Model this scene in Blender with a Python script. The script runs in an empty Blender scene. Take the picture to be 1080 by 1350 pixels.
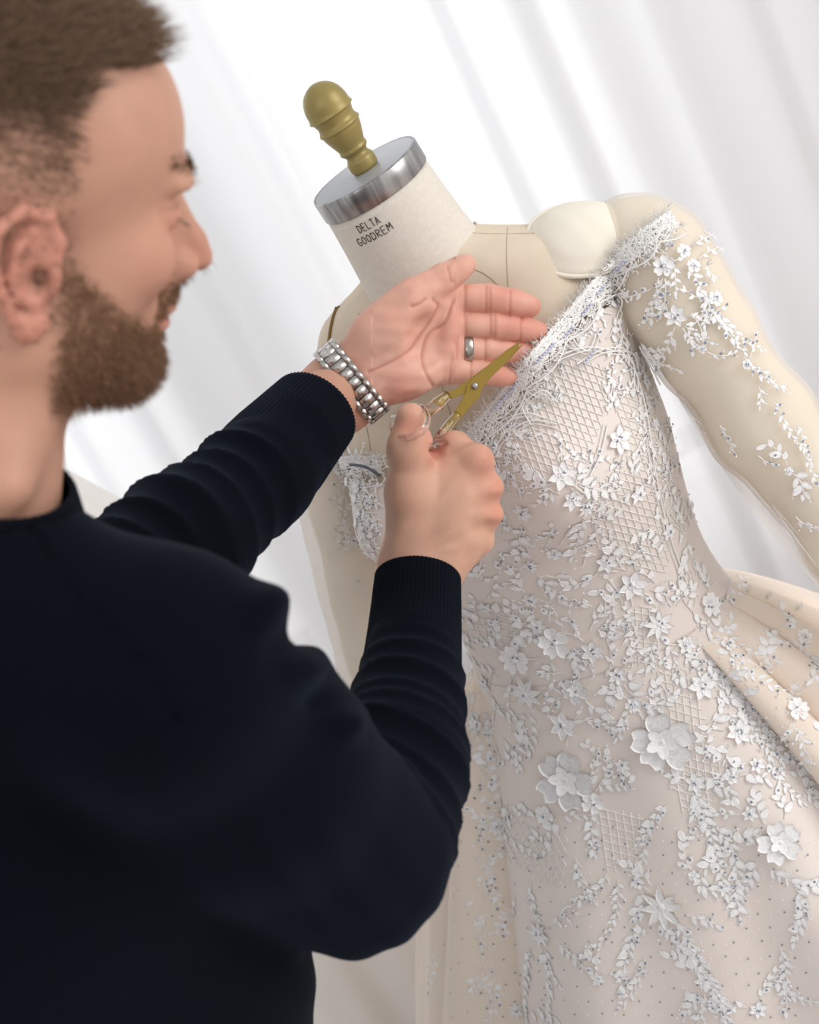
import bpy, bmesh, math, random
import numpy as np
from mathutils import Vector, Matrix
from mathutils.bvhtree import BVHTree

random.seed(7)
rng = np.random.default_rng(7)
SC = bpy.context.scene
COL = SC.collection

# ------------------------------------------------------------------ camera
F = 1850.0                                   # focal length in pixels of the 1080x1350 frame
ROLL, PITCH = math.radians(28.0), math.radians(20.0)
UP = np.array([-math.sin(ROLL)*math.cos(PITCH), math.cos(ROLL)*math.cos(PITCH), math.sin(PITCH)])
FW = np.array([0, 0, -1.0]); FW = FW - UP*FW.dot(UP); FW /= np.linalg.norm(FW)
RT = np.cross(FW, UP)
R_CW = np.array([RT, FW, UP])                # camera axes -> world axes
CAM_LOC = np.array([0.0, 0.0, 1.66])
cam_data = bpy.data.cameras.new('camera'); cam = bpy.data.objects.new('camera', cam_data); COL.objects.link(cam)
cam_data.sensor_fit = 'HORIZONTAL'; cam_data.sensor_width = 36.0; cam_data.lens = F/1080*36.0
cam_data.clip_start = 0.05; cam_data.clip_end = 60
cam_data.dof.use_dof = True; cam_data.dof.focus_distance = 1.32; cam_data.dof.aperture_fstop = 8.0
M4 = Matrix([[*R_CW[i], CAM_LOC[i]] for i in range(3)] + [[0, 0, 0, 1]])
cam.matrix_world = M4
SC.camera = cam

def wpt(p): return np.asarray(p) @ R_CW.T + CAM_LOC          # camera coords -> world
def cpt(p): return (np.asarray(p) - CAM_LOC) @ R_CW
def P(px, py, d): return np.array([(px-540)*d/F, (675-py)*d/F, -d])
def proj(p):
    p = np.asarray(p); return np.stack([540+F*p[..., 0]/-p[..., 2], 675-F*p[..., 1]/-p[..., 2]], -1)

# ------------------------------------------------------------------ light
world = bpy.data.worlds.new('world'); SC.world = world; world.use_nodes = True
bg = world.node_tree.nodes['Background']; bg.inputs[0].default_value = (0.965, 0.98, 1.0, 1); bg.inputs[1].default_value = 0.66
def area(name, loc, target, sx, sy, power, col=(1, 1, 1)):
    l = bpy.data.lights.new(name, 'AREA'); l.shape = 'RECTANGLE'; l.size = sx; l.size_y = sy; l.energy = power; l.color = col
    o = bpy.data.objects.new(name, l); COL.objects.link(o); o.location = loc
    o.rotation_euler = (Vector(target)-Vector(loc)).to_track_quat('-Z', 'Y').to_euler(); return o
area('daylight_outside', (-0.2, 4.4, 1.9), (-0.2, 2.5, 1.5), 3.4, 2.6, 62, (0.99, 0.995, 1.0))
area('side_fill_light', (2.5, -0.2, 2.2), (0.3, 1.35, 1.0), 1.6, 1.8, 52, (1.0, 0.98, 0.96))  # added fill lamp brightening the dress from the right, no window there
area('front_fill_light', (-1.4, -1.8, 2.6), (0.1, 1.3, 1.2), 2.2, 1.8, 26, (1.0, 0.975, 0.95))  # unseen fill lamp added behind the viewer to lift the front
SC.view_settings.view_transform = 'Standard'; SC.view_settings.look = 'None'
SC.view_settings.exposure = 0.0; SC.view_settings.gamma = 1.0; SC.view_settings.use_curve_mapping = False

# ------------------------------------------------------------------ helpers
def tag(o, label=None, cat=None, group=None, kind=None):
    if label: o['label'] = label
    if cat: o['category'] = cat
    if group: o['group'] = group
    if kind: o['kind'] = kind
    return o

def empty(name, loc_w, label, cat, group=None):
    o = bpy.data.objects.new(name, None); COL.objects.link(o); o.location = Vector(loc_w); o.empty_display_size = 0.05
    return tag(o, label, cat, group)

def abs_loc(o):
    v = Vector(o.location)
    while o.parent: o = o.parent; v = v + Vector(o.location)
    return v

def mesh_obj(name, V, Fc, mat=None, parent=None, smooth=True, world_space=False, attrs=None, kind=None, mats=None, mat_idx=None):
    V = np.asarray(V, dtype=np.float64)
    W = V if world_space else wpt(V)
    c = (W.min(0)+W.max(0))/2
    me = bpy.data.meshes.new(name)
    if isinstance(Fc, np.ndarray):
        n, k = Fc.shape
        me.vertices.add(len(W)); me.vertices.foreach_set('co', (W-c).astype(np.float32).ravel())
        me.loops.add(n*k); me.loops.foreach_set('vertex_index', Fc.astype(np.int32).ravel())
        me.polygons.add(n); me.polygons.foreach_set('loop_start', (np.arange(n)*k).astype(np.int32))
        try: me.polygons.foreach_set('loop_total', np.full(n, k, dtype=np.int32))
        except Exception: pass
        me.update(calc_edges=True)
    else:
        me.from_pydata([tuple(v) for v in (W-c)], [], Fc); me.update()
    if smooth: me.polygons.foreach_set('use_smooth', np.ones(len(me.polygons), dtype=bool))
    if attrs:
        for an, av in attrs.items():
            if av.ndim == 2:
                a = me.attributes.new(an, 'FLOAT_COLOR', 'POINT'); a.data.foreach_set('color', np.c_[av, np.ones(len(av))].astype(np.float32).ravel())
            else:
                a = me.attributes.new(an, 'FLOAT', 'POINT'); a.data.foreach_set('value', av.astype(np.float32))
    for m in (mats or ([mat] if mat else [])): me.materials.append(m)
    if mat_idx is not None: me.polygons.foreach_set('material_index', np.asarray(mat_idx, dtype=np.int32))
    me.validate()
    o = bpy.data.objects.new(name, me); COL.objects.link(o)
    if parent is not None:
        o.parent = parent; o.location = Vector(c)-abs_loc(parent)
    else: o.location = Vector(c)
    if kind: o['kind'] = kind
    return o

class MB:
    """collects pieces (camera space) into one mesh"""
    def __init__(s): s.V = []; s.F = []; s.n = 0
    def add(s, V, Fc):
        V = np.asarray(V, dtype=float)
        s.V.append(V); s.F += [tuple(int(i)+s.n for i in f) for f in Fc]; s.n += len(V)
    def tube(s, pts, r, seg=8, cap=True, ell=None, up=None):
        V, Fc = tube(pts, r, seg, cap, ell, up); s.add(V, Fc)
    def obj(s, name, mat, parent=None, **k):
        return mesh_obj(name, np.concatenate(s.V), s.F, mat, parent, **k)

def nrm(v):
    v = np.asarray(v, dtype=float); return v/(np.linalg.norm(v, axis=-1, keepdims=True)+1e-12)

def tube(pts, r, seg=8, cap=True, ell=None, up=None, closed=False):
    pts = np.asarray(pts, dtype=float); n = len(pts)
    r = np.full(n, r) if np.isscalar(r) else np.asarray(r, dtype=float)
    T = nrm(np.gradient(pts, axis=0)) if not closed else nrm(np.roll(pts, -1, 0)-np.roll(pts, 1, 0))
    u = np.asarray(up, dtype=float) if up is not None else (np.array([0.13, 0.2, 1.0]) if abs(T[0, 2]) < 0.9 else np.array([1.0, 0.1, 0]))
    V = []
    for i in range(n):
        u = nrm(u-T[i]*np.dot(u, T[i])); w = np.cross(T[i], u)
        a = np.arange(seg)/seg*2*math.pi
        e = ell if ell is not None else 1.0
        V.append(pts[i]+r[i]*(np.cos(a)[:, None]*u*e+np.sin(a)[:, None]*w))
    V = np.concatenate(V); Fc = []
    for i in range(n if closed else n-1):
        i2 = (i+1) % n
        for j in range(seg):
            k = (j+1) % seg
            Fc.append((i*seg+j, i*seg+k, i2*seg+k, i2*seg+j))
    if cap and not closed:
        Fc.append(tuple(range(seg-1, -1, -1))); Fc.append(tuple((n-1)*seg+j for j in range(seg)))
    return V, Fc

def grid_faces(nu, nv, closed_u=False):
    Fc = []
    for j in range(nv-1):
        for i in range(nu if closed_u else nu-1):
            k = (i+1) % nu
            Fc.append((j*nu+i, j*nu+k, (j+1)*nu+k, (j+1)*nu+i))
    return Fc

def noise3(p, f, seed=0):
    r = np.random.default_rng(seed); out = np.zeros(len(p))
    for i in range(7):
        k = nrm(r.normal(size=3))*f*(0.7+0.8*r.random()); out += np.sin(p @ k*6.283+r.random()*6.283)
    return out/3.0

def spline(xs, ys, x):
    """smooth (catmull-rom / pchip-like) interpolation of table ys over xs"""
    xs = np.asarray(xs, float); ys = np.asarray(ys, float); x = np.asarray(x, float)
    m = np.gradient(ys, xs, axis=0)
    i = np.clip(np.searchsorted(xs, x)-1, 0, len(xs)-2); h = xs[i+1]-xs[i]; t = np.clip((x-xs[i])/h, 0, 1)
    if ys.ndim > 1: h = h[:, None]; t = t[:, None]
    return (2*t**3-3*t**2+1)*ys[i]+(t**3-2*t**2+t)*h*m[i]+(-2*t**3+3*t**2)*ys[i+1]+(t**3-t**2)*h*m[i+1]

# ------------------------------------------------------------------ signed-distance sculpting
class Field:
    def __init__(s, lo, hi, h):
        s.lo = np.array(lo, float); s.h = h; s.n = np.ceil((np.array(hi)-s.lo)/h).astype(int)+1
        s.D = np.full(s.n, 1.0, dtype=np.float32)
        s.ax = [s.lo[i]+np.arange(s.n[i])*h for i in range(3)]
    def fresh(s):
        f = Field.__new__(Field); f.lo, f.h, f.n, f.ax = s.lo, s.h, s.n, s.ax; f.D = np.full(s.n, 1.0, dtype=np.float32); return f
    def sl(s, lo, hi):
        a = np.clip(np.floor((lo-s.lo)/s.h).astype(int), 0, s.n); b = np.clip(np.ceil((hi-s.lo)/s.h).astype(int)+1, 0, s.n)
        if (b <= a).any(): return None, None
        S = tuple(slice(a[i], b[i]) for i in range(3))
        X, Y, Z = np.meshgrid(s.ax[0][S[0]], s.ax[1][S[1]], s.ax[2][S[2]], indexing='ij')
        return S, np.stack([X, Y, Z], -1)
    def op(s, S, d, k, mode):
        A = s.D[S]
        if mode == 'u':
            if k <= 0: s.D[S] = np.minimum(A, d)
            else:
                h = np.maximum(k-np.abs(A-d), 0)/k; s.D[S] = np.minimum(A, d)-h*h*k*0.25
        else:
            if k <= 0: s.D[S] = np.maximum(A, -d)
            else:
                h = np.maximum(k-np.abs(A+d), 0)/k; s.D[S] = np.maximum(A, -d)+h*h*k*0.25
    def cone(s, a, ra, b, rb, k=0.005, mode='u'):
        a = np.asarray(a, float); b = np.asarray(b, float); m = max(ra, rb)+k+3*s.h
        S, X = s.sl(np.minimum(a, b)-m, np.maximum(a, b)+m)
        if S is None: return
        ba = b-a; L2 = ba.dot(ba)+1e-12; L = math.sqrt(L2)
        t = ((X-a) @ ba)/L2
        q = X-a-t[..., None]*ba; dist = np.sqrt((q*q).sum(-1))
        rr = max(-0.95, min(0.95, (ra-rb)/L))
        t2 = np.clip(t-dist*rr/math.sqrt(1-rr*rr)/L, 0, 1)   # a true round cone
        q = X-a-t2[..., None]*ba; dist = np.sqrt((q*q).sum(-1))
        s.op(S, (dist-(ra+(rb-ra)*t2)).astype(np.float32), k, mode)
    def chain(s, pts, k=0.004, kk=None, mode='u'):
        for (a, ra), (b, rb) in zip(pts[:-1], pts[1:]): s.cone(a, ra, b, rb, k, mode)
    def ell(s, c, r, k=0.005, mode='u', R=None):
        c = np.asarray(c, float); r = np.asarray(r, float); R = np.eye(3) if R is None else np.asarray(R)   # rows of R: local axes
        m = r.max()+k+3*s.h
        S, X = s.sl(c-m, c+m)
        if S is None: return
        q = (X-c) @ R.T
        k0 = np.sqrt(((q/r)**2).sum(-1)); k1 = np.sqrt(((q/(r*r))**2).sum(-1))+1e-9
        s.op(S, (k0*(k0-1)/k1).astype(np.float32), k, mode)
    def join(s, o, k=0.006):
        A, d = s.D, o.D
        if k <= 0: s.D = np.minimum(A, d)
        else:
            h = np.maximum(k-np.abs(A-d), 0)/k; s.D = np.minimum(A, d)-h*h*k*0.25
    def mesh(s):
        D = s.D; h = s.h
        sg = D < 0
        n = D.shape
        cs = np.zeros(tuple(x-1 for x in n), dtype=np.uint8)
        for dx in (0, 1):
            for dy in (0, 1):
                for dz in (0, 1): cs += sg[dx:n[0]-1+dx, dy:n[1]-1+dy, dz:n[2]-1+dz]
        act = (cs > 0) & (cs < 8); idx = np.argwhere(act)
        vid = np.full(act.shape, -1, dtype=np.int64); vid[act] = np.arange(len(idx))
        acc = np.zeros((len(idx), 3)); cnt = np.zeros(len(idx))
        C = [(0,0,0),(1,0,0),(0,1,0),(1,1,0),(0,0,1),(1,0,1),(0,1,1),(1,1,1)]
        for a in range(8):
            for b in range(a+1, 8):
                if sum(abs(C[a][i]-C[b][i]) for i in range(3)) != 1: continue
                va = D[idx[:, 0]+C[a][0], idx[:, 1]+C[a][1], idx[:, 2]+C[a][2]]; vb = D[idx[:, 0]+C[b][0], idx[:, 1]+C[b][1], idx[:, 2]+C[b][2]]
                m = (va < 0) != (vb < 0); t = np.where(m, va/np.where(m, va-vb, 1), 0)
                pa = np.array(C[a], float); pb = np.array(C[b], float)
                acc += np.where(m[:, None], pa+t[:, None]*(pb-pa), 0); cnt += m
        V = s.lo+(idx+acc/cnt[:, None])*h
        Q = []
        for ax in range(3):
            o1, o2 = [(1, 2), (2, 0), (0, 1)][ax]
            sa = [slice(1, None) if i != ax else slice(None) for i in range(3)]
            A = sg[tuple(slice(0, -1) if i == ax else slice(None) for i in range(3))]; B = sg[tuple(slice(1, None) if i == ax else slice(None) for i in range(3))]
            ch = A != B
            e = np.argwhere(ch)
            ok = (e[:, o1] > 0) & (e[:, o2] > 0) & (e[:, o1] < n[o1]-1) & (e[:, o2] < n[o2]-1)
            e = e[ok]
            def g(d1, d2):
                q = e.copy(); q[:, o1] -= d1; q[:, o2] -= d2; return vid[q[:, 0], q[:, 1], q[:, 2]]
            q = np.stack([g(1, 1), g(0, 1), g(0, 0), g(1, 0)], 1)
            fl = B[e[:, 0], e[:, 1], e[:, 2]]
            q[fl] = q[fl][:, ::-1]
            Q.append(q)
        Q = np.concatenate(Q); Q = Q[(Q >= 0).all(1)]
        return V, Q

def smooth_mesh(V, Q, it=2, lam=0.5):
    E = np.concatenate([Q[:, [0, 1]], Q[:, [1, 2]], Q[:, [2, 3]], Q[:, [3, 0]]])
    n = len(V); deg = np.bincount(E.ravel(), minlength=n)[:, None]+1e-9
    for _ in range(it):
        A = np.stack([np.bincount(E[:, 0], V[E[:, 1], i], n)+np.bincount(E[:, 1], V[E[:, 0], i], n) for i in range(3)], 1)
        V = V+lam*(A/deg-V)
    return V

def vnormals(V, Q):
    N = np.cross(V[Q[:, 2]]-V[Q[:, 0]], V[Q[:, 3]]-V[Q[:, 1]]); out = np.zeros_like(V)
    for j in range(4):
        for i in range(3): out[:, i] += np.bincount(Q[:, j], N[:, i], len(V))
    return nrm(out)

# ------------------------------------------------------------------ materials
def srgb(r, g, b):
    f = lambda c: ((c/255+0.055)/1.055)**2.4 if c/255 > 0.04045 else c/255/12.92
    return (f(r), f(g), f(b), 1)

def mat(name, col, rough=0.6, metal=0.0, spec=0.5, sheen=0.0, sss=0.0, bump=None, var=None, alpha=1.0, trans=0.0, ior=1.45, attr=None, sheen_tint=None):
    m = bpy.data.materials.new(name); m.use_nodes = True; nt = m.node_tree; b = nt.nodes['Principled BSDF']
    b.inputs['Base Color'].default_value = col; b.inputs['Roughness'].default_value = rough; b.inputs['Metallic'].default_value = metal
    b.inputs['Specular IOR Level'].default_value = spec; b.inputs['IOR'].default_value = ior
    if sheen: b.inputs['Sheen Weight'].default_value = sheen; b.inputs['Sheen Roughness'].default_value = 0.5
    if sheen and sheen_tint: b.inputs['Sheen Tint'].default_value = sheen_tint
    if sss:
        b.inputs['Subsurface Weight'].default_value = sss; b.inputs['Subsurface Radius'].default_value = (1.0, 0.35, 0.2); b.inputs['Subsurface Scale'].default_value = 0.006
    if trans: b.inputs['Transmission Weight'].default_value = trans
    if alpha < 1: b.inputs['Alpha'].default_value = alpha
    tc = nt.nodes.new('ShaderNodeTexCoord')
    last = None
    if attr:
        a = nt.nodes.new('ShaderNodeAttribute'); a.attribute_name = attr; last = a.outputs['Color']
    if var:      # (scale, amount, stretch)
        mp = nt.nodes.new('ShaderNodeMapping'); mp.inputs['Scale'].default_value = var[2] if len(var) > 2 else (1, 1, 1)
        nt.links.new(tc.outputs['Object'], mp.inputs[0])
        n = nt.nodes.new('ShaderNodeTexNoise'); n.inputs['Scale'].default_value = var[0]; n.inputs['Detail'].default_value = 4
        nt.links.new(mp.outputs[0], n.inputs['Vector'])
        mr = nt.nodes.new('ShaderNodeMapRange'); mr.inputs[1].default_value = 0.3; mr.inputs[2].default_value = 0.7; mr.inputs[3].default_value = 1-var[1]; mr.inputs[4].default_value = 1+var[1]*0.6
        nt.links.new(n.outputs[0], mr.inputs[0])
        mx = nt.nodes.new('ShaderNodeMix'); mx.data_type = 'RGBA'; mx.blend_type = 'MULTIPLY'; mx.inputs[0].default_value = 1
        if last is not None: nt.links.new(last, mx.inputs[6])
        else: mx.inputs[6].default_value = col
        nt.links.new(mr.outputs[0], mx.inputs[7]); last = mx.outputs[2]
    if last is not None: nt.links.new(last, b.inputs['Base Color'])
    if bump:     # (scale, strength, distance[, stretch])
        mp = nt.nodes.new('ShaderNodeMapping'); mp.inputs['Scale'].default_value = bump[3] if len(bump) > 3 else (1, 1, 1)
        nt.links.new(tc.outputs['Object'], mp.inputs[0])
        n = nt.nodes.new('ShaderNodeTexNoise'); n.inputs['Scale'].default_value = bump[0]; n.inputs['Detail'].default_value = 3
        nt.links.new(mp.outputs[0], n.inputs['Vector'])
        bp = nt.nodes.new('ShaderNodeBump'); bp.inputs['Strength'].default_value = bump[1]; bp.inputs['Distance'].default_value = bump[2]
        nt.links.new(n.outputs[0], bp.inputs['Height']); nt.links.new(bp.outputs[0], b.inputs['Normal'])
    return m

def weave_bump(m, scale=900, strength=0.3):
    nt = m.node_tree; b = nt.nodes['Principled BSDF']; tc = nt.nodes.new('ShaderNodeTexCoord')
    outs = []
    for d in ('X', 'Z'):
        w = nt.nodes.new('ShaderNodeTexWave'); w.bands_direction = d; w.inputs['Scale'].default_value = scale; w.inputs['Distortion'].default_value = 0.6
        nt.links.new(tc.outputs['Object'], w.inputs[0]); outs.append(w.outputs[1])
    a = nt.nodes.new('ShaderNodeMath'); a.operation = 'ADD'; nt.links.new(outs[0], a.inputs[0]); nt.links.new(outs[1], a.inputs[1])
    bp = nt.nodes.new('ShaderNodeBump'); bp.inputs['Strength'].default_value = strength; bp.inputs['Distance'].default_value = 0.0004
    nt.links.new(a.outputs[0], bp.inputs['Height']); nt.links.new(bp.outputs[0], b.inputs['Normal'])
    return m

M = {}
M['skin'] = mat('skin', srgb(205, 160, 138), 0.5, spec=0.35, sss=0.12, attr='skin_colour', bump=(420, 0.25, 0.0006), var=(60, 0.05))
M['hair'] = mat('hair', srgb(112, 88, 68), 0.6, spec=0.35)
M['hair_side'] = mat('hair_side', srgb(92, 72, 58), 0.6, spec=0.3)
M['beard'] = mat('beard', srgb(140, 106, 80), 0.65, spec=0.3)
M['knit'] = mat('navy_knit', srgb(5, 8, 16), 0.95, spec=0.10, sheen=0.045, sheen_tint=(0.25, 0.42, 0.75, 1), bump=(900, 0.4, 0.0006))
M['rib'] = mat('navy_rib', srgb(6, 9, 17), 0.95, spec=0.12, sheen=0.06, sheen_tint=(0.25, 0.4, 0.7, 1))
M['trouser'] = mat('trouser_cloth', srgb(22, 28, 44), 0.9, spec=0.2)
M['leather'] = mat('shoe_leather', srgb(28, 24, 22), 0.4)
M['linen'] = weave_bump(mat('form_linen', srgb(229, 213, 191), 0.85, spec=0.2, var=(30, 0.05)))
M['calico'] = mat('neck_calico', srgb(226, 218, 206), 0.85, spec=0.2, bump=(500, 0.4, 0.0008), var=(200, 0.05))
M['pad'] = mat('pad_cotton', srgb(240, 232, 217), 0.9, spec=0.2, bump=(300, 0.3, 0.0008))
M['ink'] = mat('black_ink', srgb(22, 20, 22), 0.7)
M['seam'] = mat('seam_thread', srgb(176, 160, 138), 0.9)
M['steel'] = mat('brushed_steel', srgb(176, 174, 172), 0.34, metal=0.95, var=(130, 0.5, (1, 1, 0.02)))
M['steel_top'] = mat('cap_top_steel', srgb(176, 178, 182), 0.38, metal=0.25)
M['gold_paint'] = mat('gold_paint', srgb(158, 140, 84), 0.42, metal=0.25, var=(40, 0.12))
M['watch'] = mat('watch_steel', srgb(212, 205, 200), 0.34, metal=1.0)
M['watch_dark'] = mat('watch_gap', srgb(60, 56, 54), 0.4, metal=0.8)
M['dial'] = mat('watch_dial', srgb(18, 22, 34), 0.2)
M['ring'] = mat('ring_metal', srgb(178, 170, 162), 0.3, metal=1.0)
M['gold'] = mat('scissor_gold', srgb(172, 142, 72), 0.3, metal=0.9)
M['copper'] = mat('copper_end', srgb(176, 116, 72), 0.35, metal=0.7)
M['clear'] = mat('clear_plastic', (0.97, 0.96, 0.97, 1), 0.04, trans=1.0, ior=1.38)
M['satin'] = mat('nude_satin', srgb(233, 222, 214), 0.55, spec=0.35, sheen=0.3, bump=(700, 0.15, 0.0004), var=(9, 0.05))
M['lining'] = mat('cream_lining', srgb(236, 221, 206), 0.8, spec=0.25, sheen=0.25, bump=(500, 0.2, 0.0005))
def lace_mat(name, scale, col, lo, hi):
    m = mat(name, col, 0.6, spec=0.35); nt = m.node_tree; b = nt.nodes['Principled BSDF']; tc = nt.nodes.new('ShaderNodeTexCoord')
    n = nt.nodes.new('ShaderNodeTexNoise'); n.inputs['Scale'].default_value = scale; n.inputs['Detail'].default_value = 3; nt.links.new(tc.outputs['Object'], n.inputs['Vector'])
    mr = nt.nodes.new('ShaderNodeMapRange'); mr.inputs[1].default_value = .38; mr.inputs[2].default_value = .56; mr.inputs[3].default_value = lo; mr.inputs[4].default_value = hi
    nt.links.new(n.outputs[0], mr.inputs[0]); nt.links.new(mr.outputs[0], b.inputs['Alpha'])
    bp = nt.nodes.new('ShaderNodeBump'); bp.inputs['Strength'].default_value = .18; bp.inputs['Distance'].default_value = .0006; nt.links.new(n.outputs[0], bp.inputs['Height']); nt.links.new(bp.outputs[0], b.inputs['Normal'])
    return m
M['lace'] = lace_mat('lace_white', 8, srgb(250, 249, 248), .86, 1.0)
M['lace_fine'] = lace_mat('lace_white_fine', 900, srgb(250, 249, 248), .86, 1.0)
M['cord'] = mat('cord_white', srgb(245, 242, 238), 0.5, spec=0.4)
M['sequin'] = mat('sequin_silver_blue', srgb(158, 163, 180), 0.2, metal=1.0)
M['crystal'] = mat('crystal_bead', srgb(238, 240, 245), 0.08, spec=1.0, ior=1.7)
M['bugle'] = mat('bugle_lilac', srgb(196, 200, 226), 0.15, spec=1.0, ior=1.7)
M['grey_cord'] = mat('grey_cord', srgb(92, 98, 108), 0.7)
M['elastic'] = mat('ochre_elastic', srgb(140, 116, 66), 0.8)
M['white_cloth'] = mat('white_gown', srgb(232, 228, 224), 0.8, sheen=0.3)
M['floor'] = mat('pale_floor', srgb(214, 201, 197), 0.5, spec=0.3, var=(2.5, 0.04))
M['wall'] = mat('white_wall', srgb(225, 226, 227), 0.9, spec=0.2)
M['window_frame'] = mat('window_paint', srgb(238, 240, 242), 0.5)
def tulle(name, col, opacity):
    m = bpy.data.materials.new(name); m.use_nodes = True; nt = m.node_tree
    for n in list(nt.nodes):
        if n.type != 'OUTPUT_MATERIAL': nt.nodes.remove(n)
    out = [n for n in nt.nodes if n.type == 'OUTPUT_MATERIAL'][0]
    d = nt.nodes.new('ShaderNodeBsdfDiffuse'); t = nt.nodes.new('ShaderNodeBsdfTranslucent'); tr = nt.nodes.new('ShaderNodeBsdfTransparent')
    d.inputs[0].default_value = col; t.inputs[0].default_value = col
    a = nt.nodes.new('ShaderNodeMixShader'); a.inputs[0].default_value = 0.55
    b = nt.nodes.new('ShaderNodeMixShader'); b.inputs[0].default_value = opacity
    nt.links.new(d.outputs[0], a.inputs[1]); nt.links.new(t.outputs[0], a.inputs[2])
    nt.links.new(tr.outputs[0], b.inputs[1]); nt.links.new(a.outputs[0], b.inputs[2]); nt.links.new(b.outputs[0], out.inputs[0])
    return m
M['tulle'] = tulle('ivory_tulle', srgb(240, 232, 222), 0.42)
M['sheer'] = tulle('sheer_curtain', srgb(247, 247, 248), 0.86)

# ------------------------------------------------------------------ the room
def wbox(x0, x1, y0, y1, z0, z1):
    V = [(x, y, z) for x in (x0, x1) for y in (y0, y1) for z in (z0, z1)]
    return V, [(0, 1, 3, 2), (4, 6, 7, 5), (0, 4, 5, 1), (2, 3, 7, 6), (0, 2, 6, 4), (1, 5, 7, 3)]
def wobj(name, boxes, m, parent=None, kind=None):
    V, Fc = [], []
    for b in boxes:
        v, f = wbox(*b); n = len(V); V += v; Fc += [tuple(i+n for i in q) for q in f]
    return mesh_obj(name, V, Fc, m, parent, smooth=False, world_space=True, kind=kind)
WY = 3.05
wobj('floor', [(-4.2, 3.6, -2.5, WY+.1, -.08, 0)], M['floor'], kind='structure')
WZ0, WZ1 = 0.35, 2.9
OPEN = [(-2.5, -0.34), (-0.04, 0.70)]           # two window openings in the back wall
wobj('wall_back', [(-4.2, OPEN[0][0], WY, WY+.12, 0, 3.3), (OPEN[0][1], OPEN[1][0], WY, WY+.12, 0, 3.3), (OPEN[1][1], 3.6, WY, WY+.12, 0, 3.3)]+[(a, b, WY, WY+.12, z0, z1) for a, b in OPEN for z0, z1 in ((0, WZ0), (WZ1, 3.3))], M['wall'], kind='structure')
wobj('wall_right', [(3.6, 3.72, 2.0, WY+.12, 0, 3.3)], M['wall'], kind='structure')
wobj('baseboard_back', [(-4.2, 3.6, WY-.02, WY, 0, .11)], M['window_frame'], kind='structure')
for k_, (a, b) in enumerate(OPEN):
    m_ = (a+b)/2
    fr = wobj('window_%d' % (k_+1), [(a, b, WY+.04, WY+.09, WZ0, WZ0+.05), (a, b, WY+.04, WY+.09, WZ1-.05, WZ1), (a, a+.05, WY+.04, WY+.09, WZ0, WZ1), (b-.05, b, WY+.04, WY+.09, WZ0, WZ1)]+([(m_-.03, m_+.03, WY+.04, WY+.09, WZ0, WZ1)] if k_ == 0 else []), M['window_frame'], kind='structure')
    wobj('window_sill', [(a-.04, b+.04, WY-.06, WY+.1, WZ0-.04, WZ0)], M['window_frame'], fr)

def curtain(name, x0, x1, y, z1, nf, amp, seed, label):
    r = np.random.default_rng(seed); n = int(abs(x1-x0)*90); nz = 14
    s = np.linspace(0, 1, n); ph = np.cumsum(r.uniform(.6, 1.4, n)); ph = ph/ph[-1]*nf*2*math.pi
    ampn = amp*(0.65+0.35*np.sin(s*11+seed))
    V = []
    for j in range(nz):
        t = j/(nz-1); z = z1*(1-t)+.012
        V.append(np.stack([x0+(x1-x0)*s+.012*np.sin(s*40+t*2), y+ampn*(0.9+.1*t)*np.sin(ph+.3*math.sin(3*t+seed)*np.sin(s*9)), np.full(n, z)], -1))
    o = mesh_obj(name, np.concatenate(V), np.array(grid_faces(n, nz)), M['sheer'], None, world_space=True)
    return tag(o, label, 'curtain', 'sheer white curtains along the window wall')
curtain('sheer_curtain', -3.2, -1.24, 2.70, 3.05, 17, .03, 1, 'sheer white curtain panel hanging behind the bearded man')
curtain('sheer_curtain', -1.36, 0.12, 2.88, 3.05, 13, .022, 2, 'bright sheer white curtain panel hanging behind the gold finial')
curtain('sheer_curtain', 0.02, 1.25, 2.72, 3.05, 9, .026, 3, 'sheer white curtain panel with soft folds behind the dress sleeve')
# ------------------------------------------------------------------ the man
HR = np.array([[0.87, 0.202, 0.449], [0.035, 0.884, -0.466], [-0.492, 0.421, 0.762]])   # columns: face forward, head up, side of the near ear
HO = np.array([-0.224, 0.153, -0.767])
def hl(x, y, z): return HO+HR @ (np.array([x, y, z])/100)
def to_head(p): return (np.asarray(p)-HO) @ HR*100
def pr(px, py, d, r): return (P(px, py, d), r*d/F)
def gauss(p, c, s): return np.exp(-((p-np.asarray(c))**2).sum(-1)/(2*s*s))

SK = np.array(srgb(194, 147, 124)[:3]); SK_RED = np.array(srgb(212, 134, 118)[:3]); SK_PALM = np.array(srgb(228, 174, 154)[:3])
SK_CREASE = np.array(srgb(172, 98, 80)[:3]); SK_STUB = np.array(srgb(150, 118, 100)[:3]); SK_DARK = np.array(srgb(104, 74, 58)[:3]); SK_LIP = np.array(srgb(184, 104, 98)[:3])
def lerp(c, t, m): return c*(1-m[:, None])+t*m[:, None]
def sst(a, b, x): t = np.clip((x-a)/(b-a), 0, 1); return t*t*(3-2*t)

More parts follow.
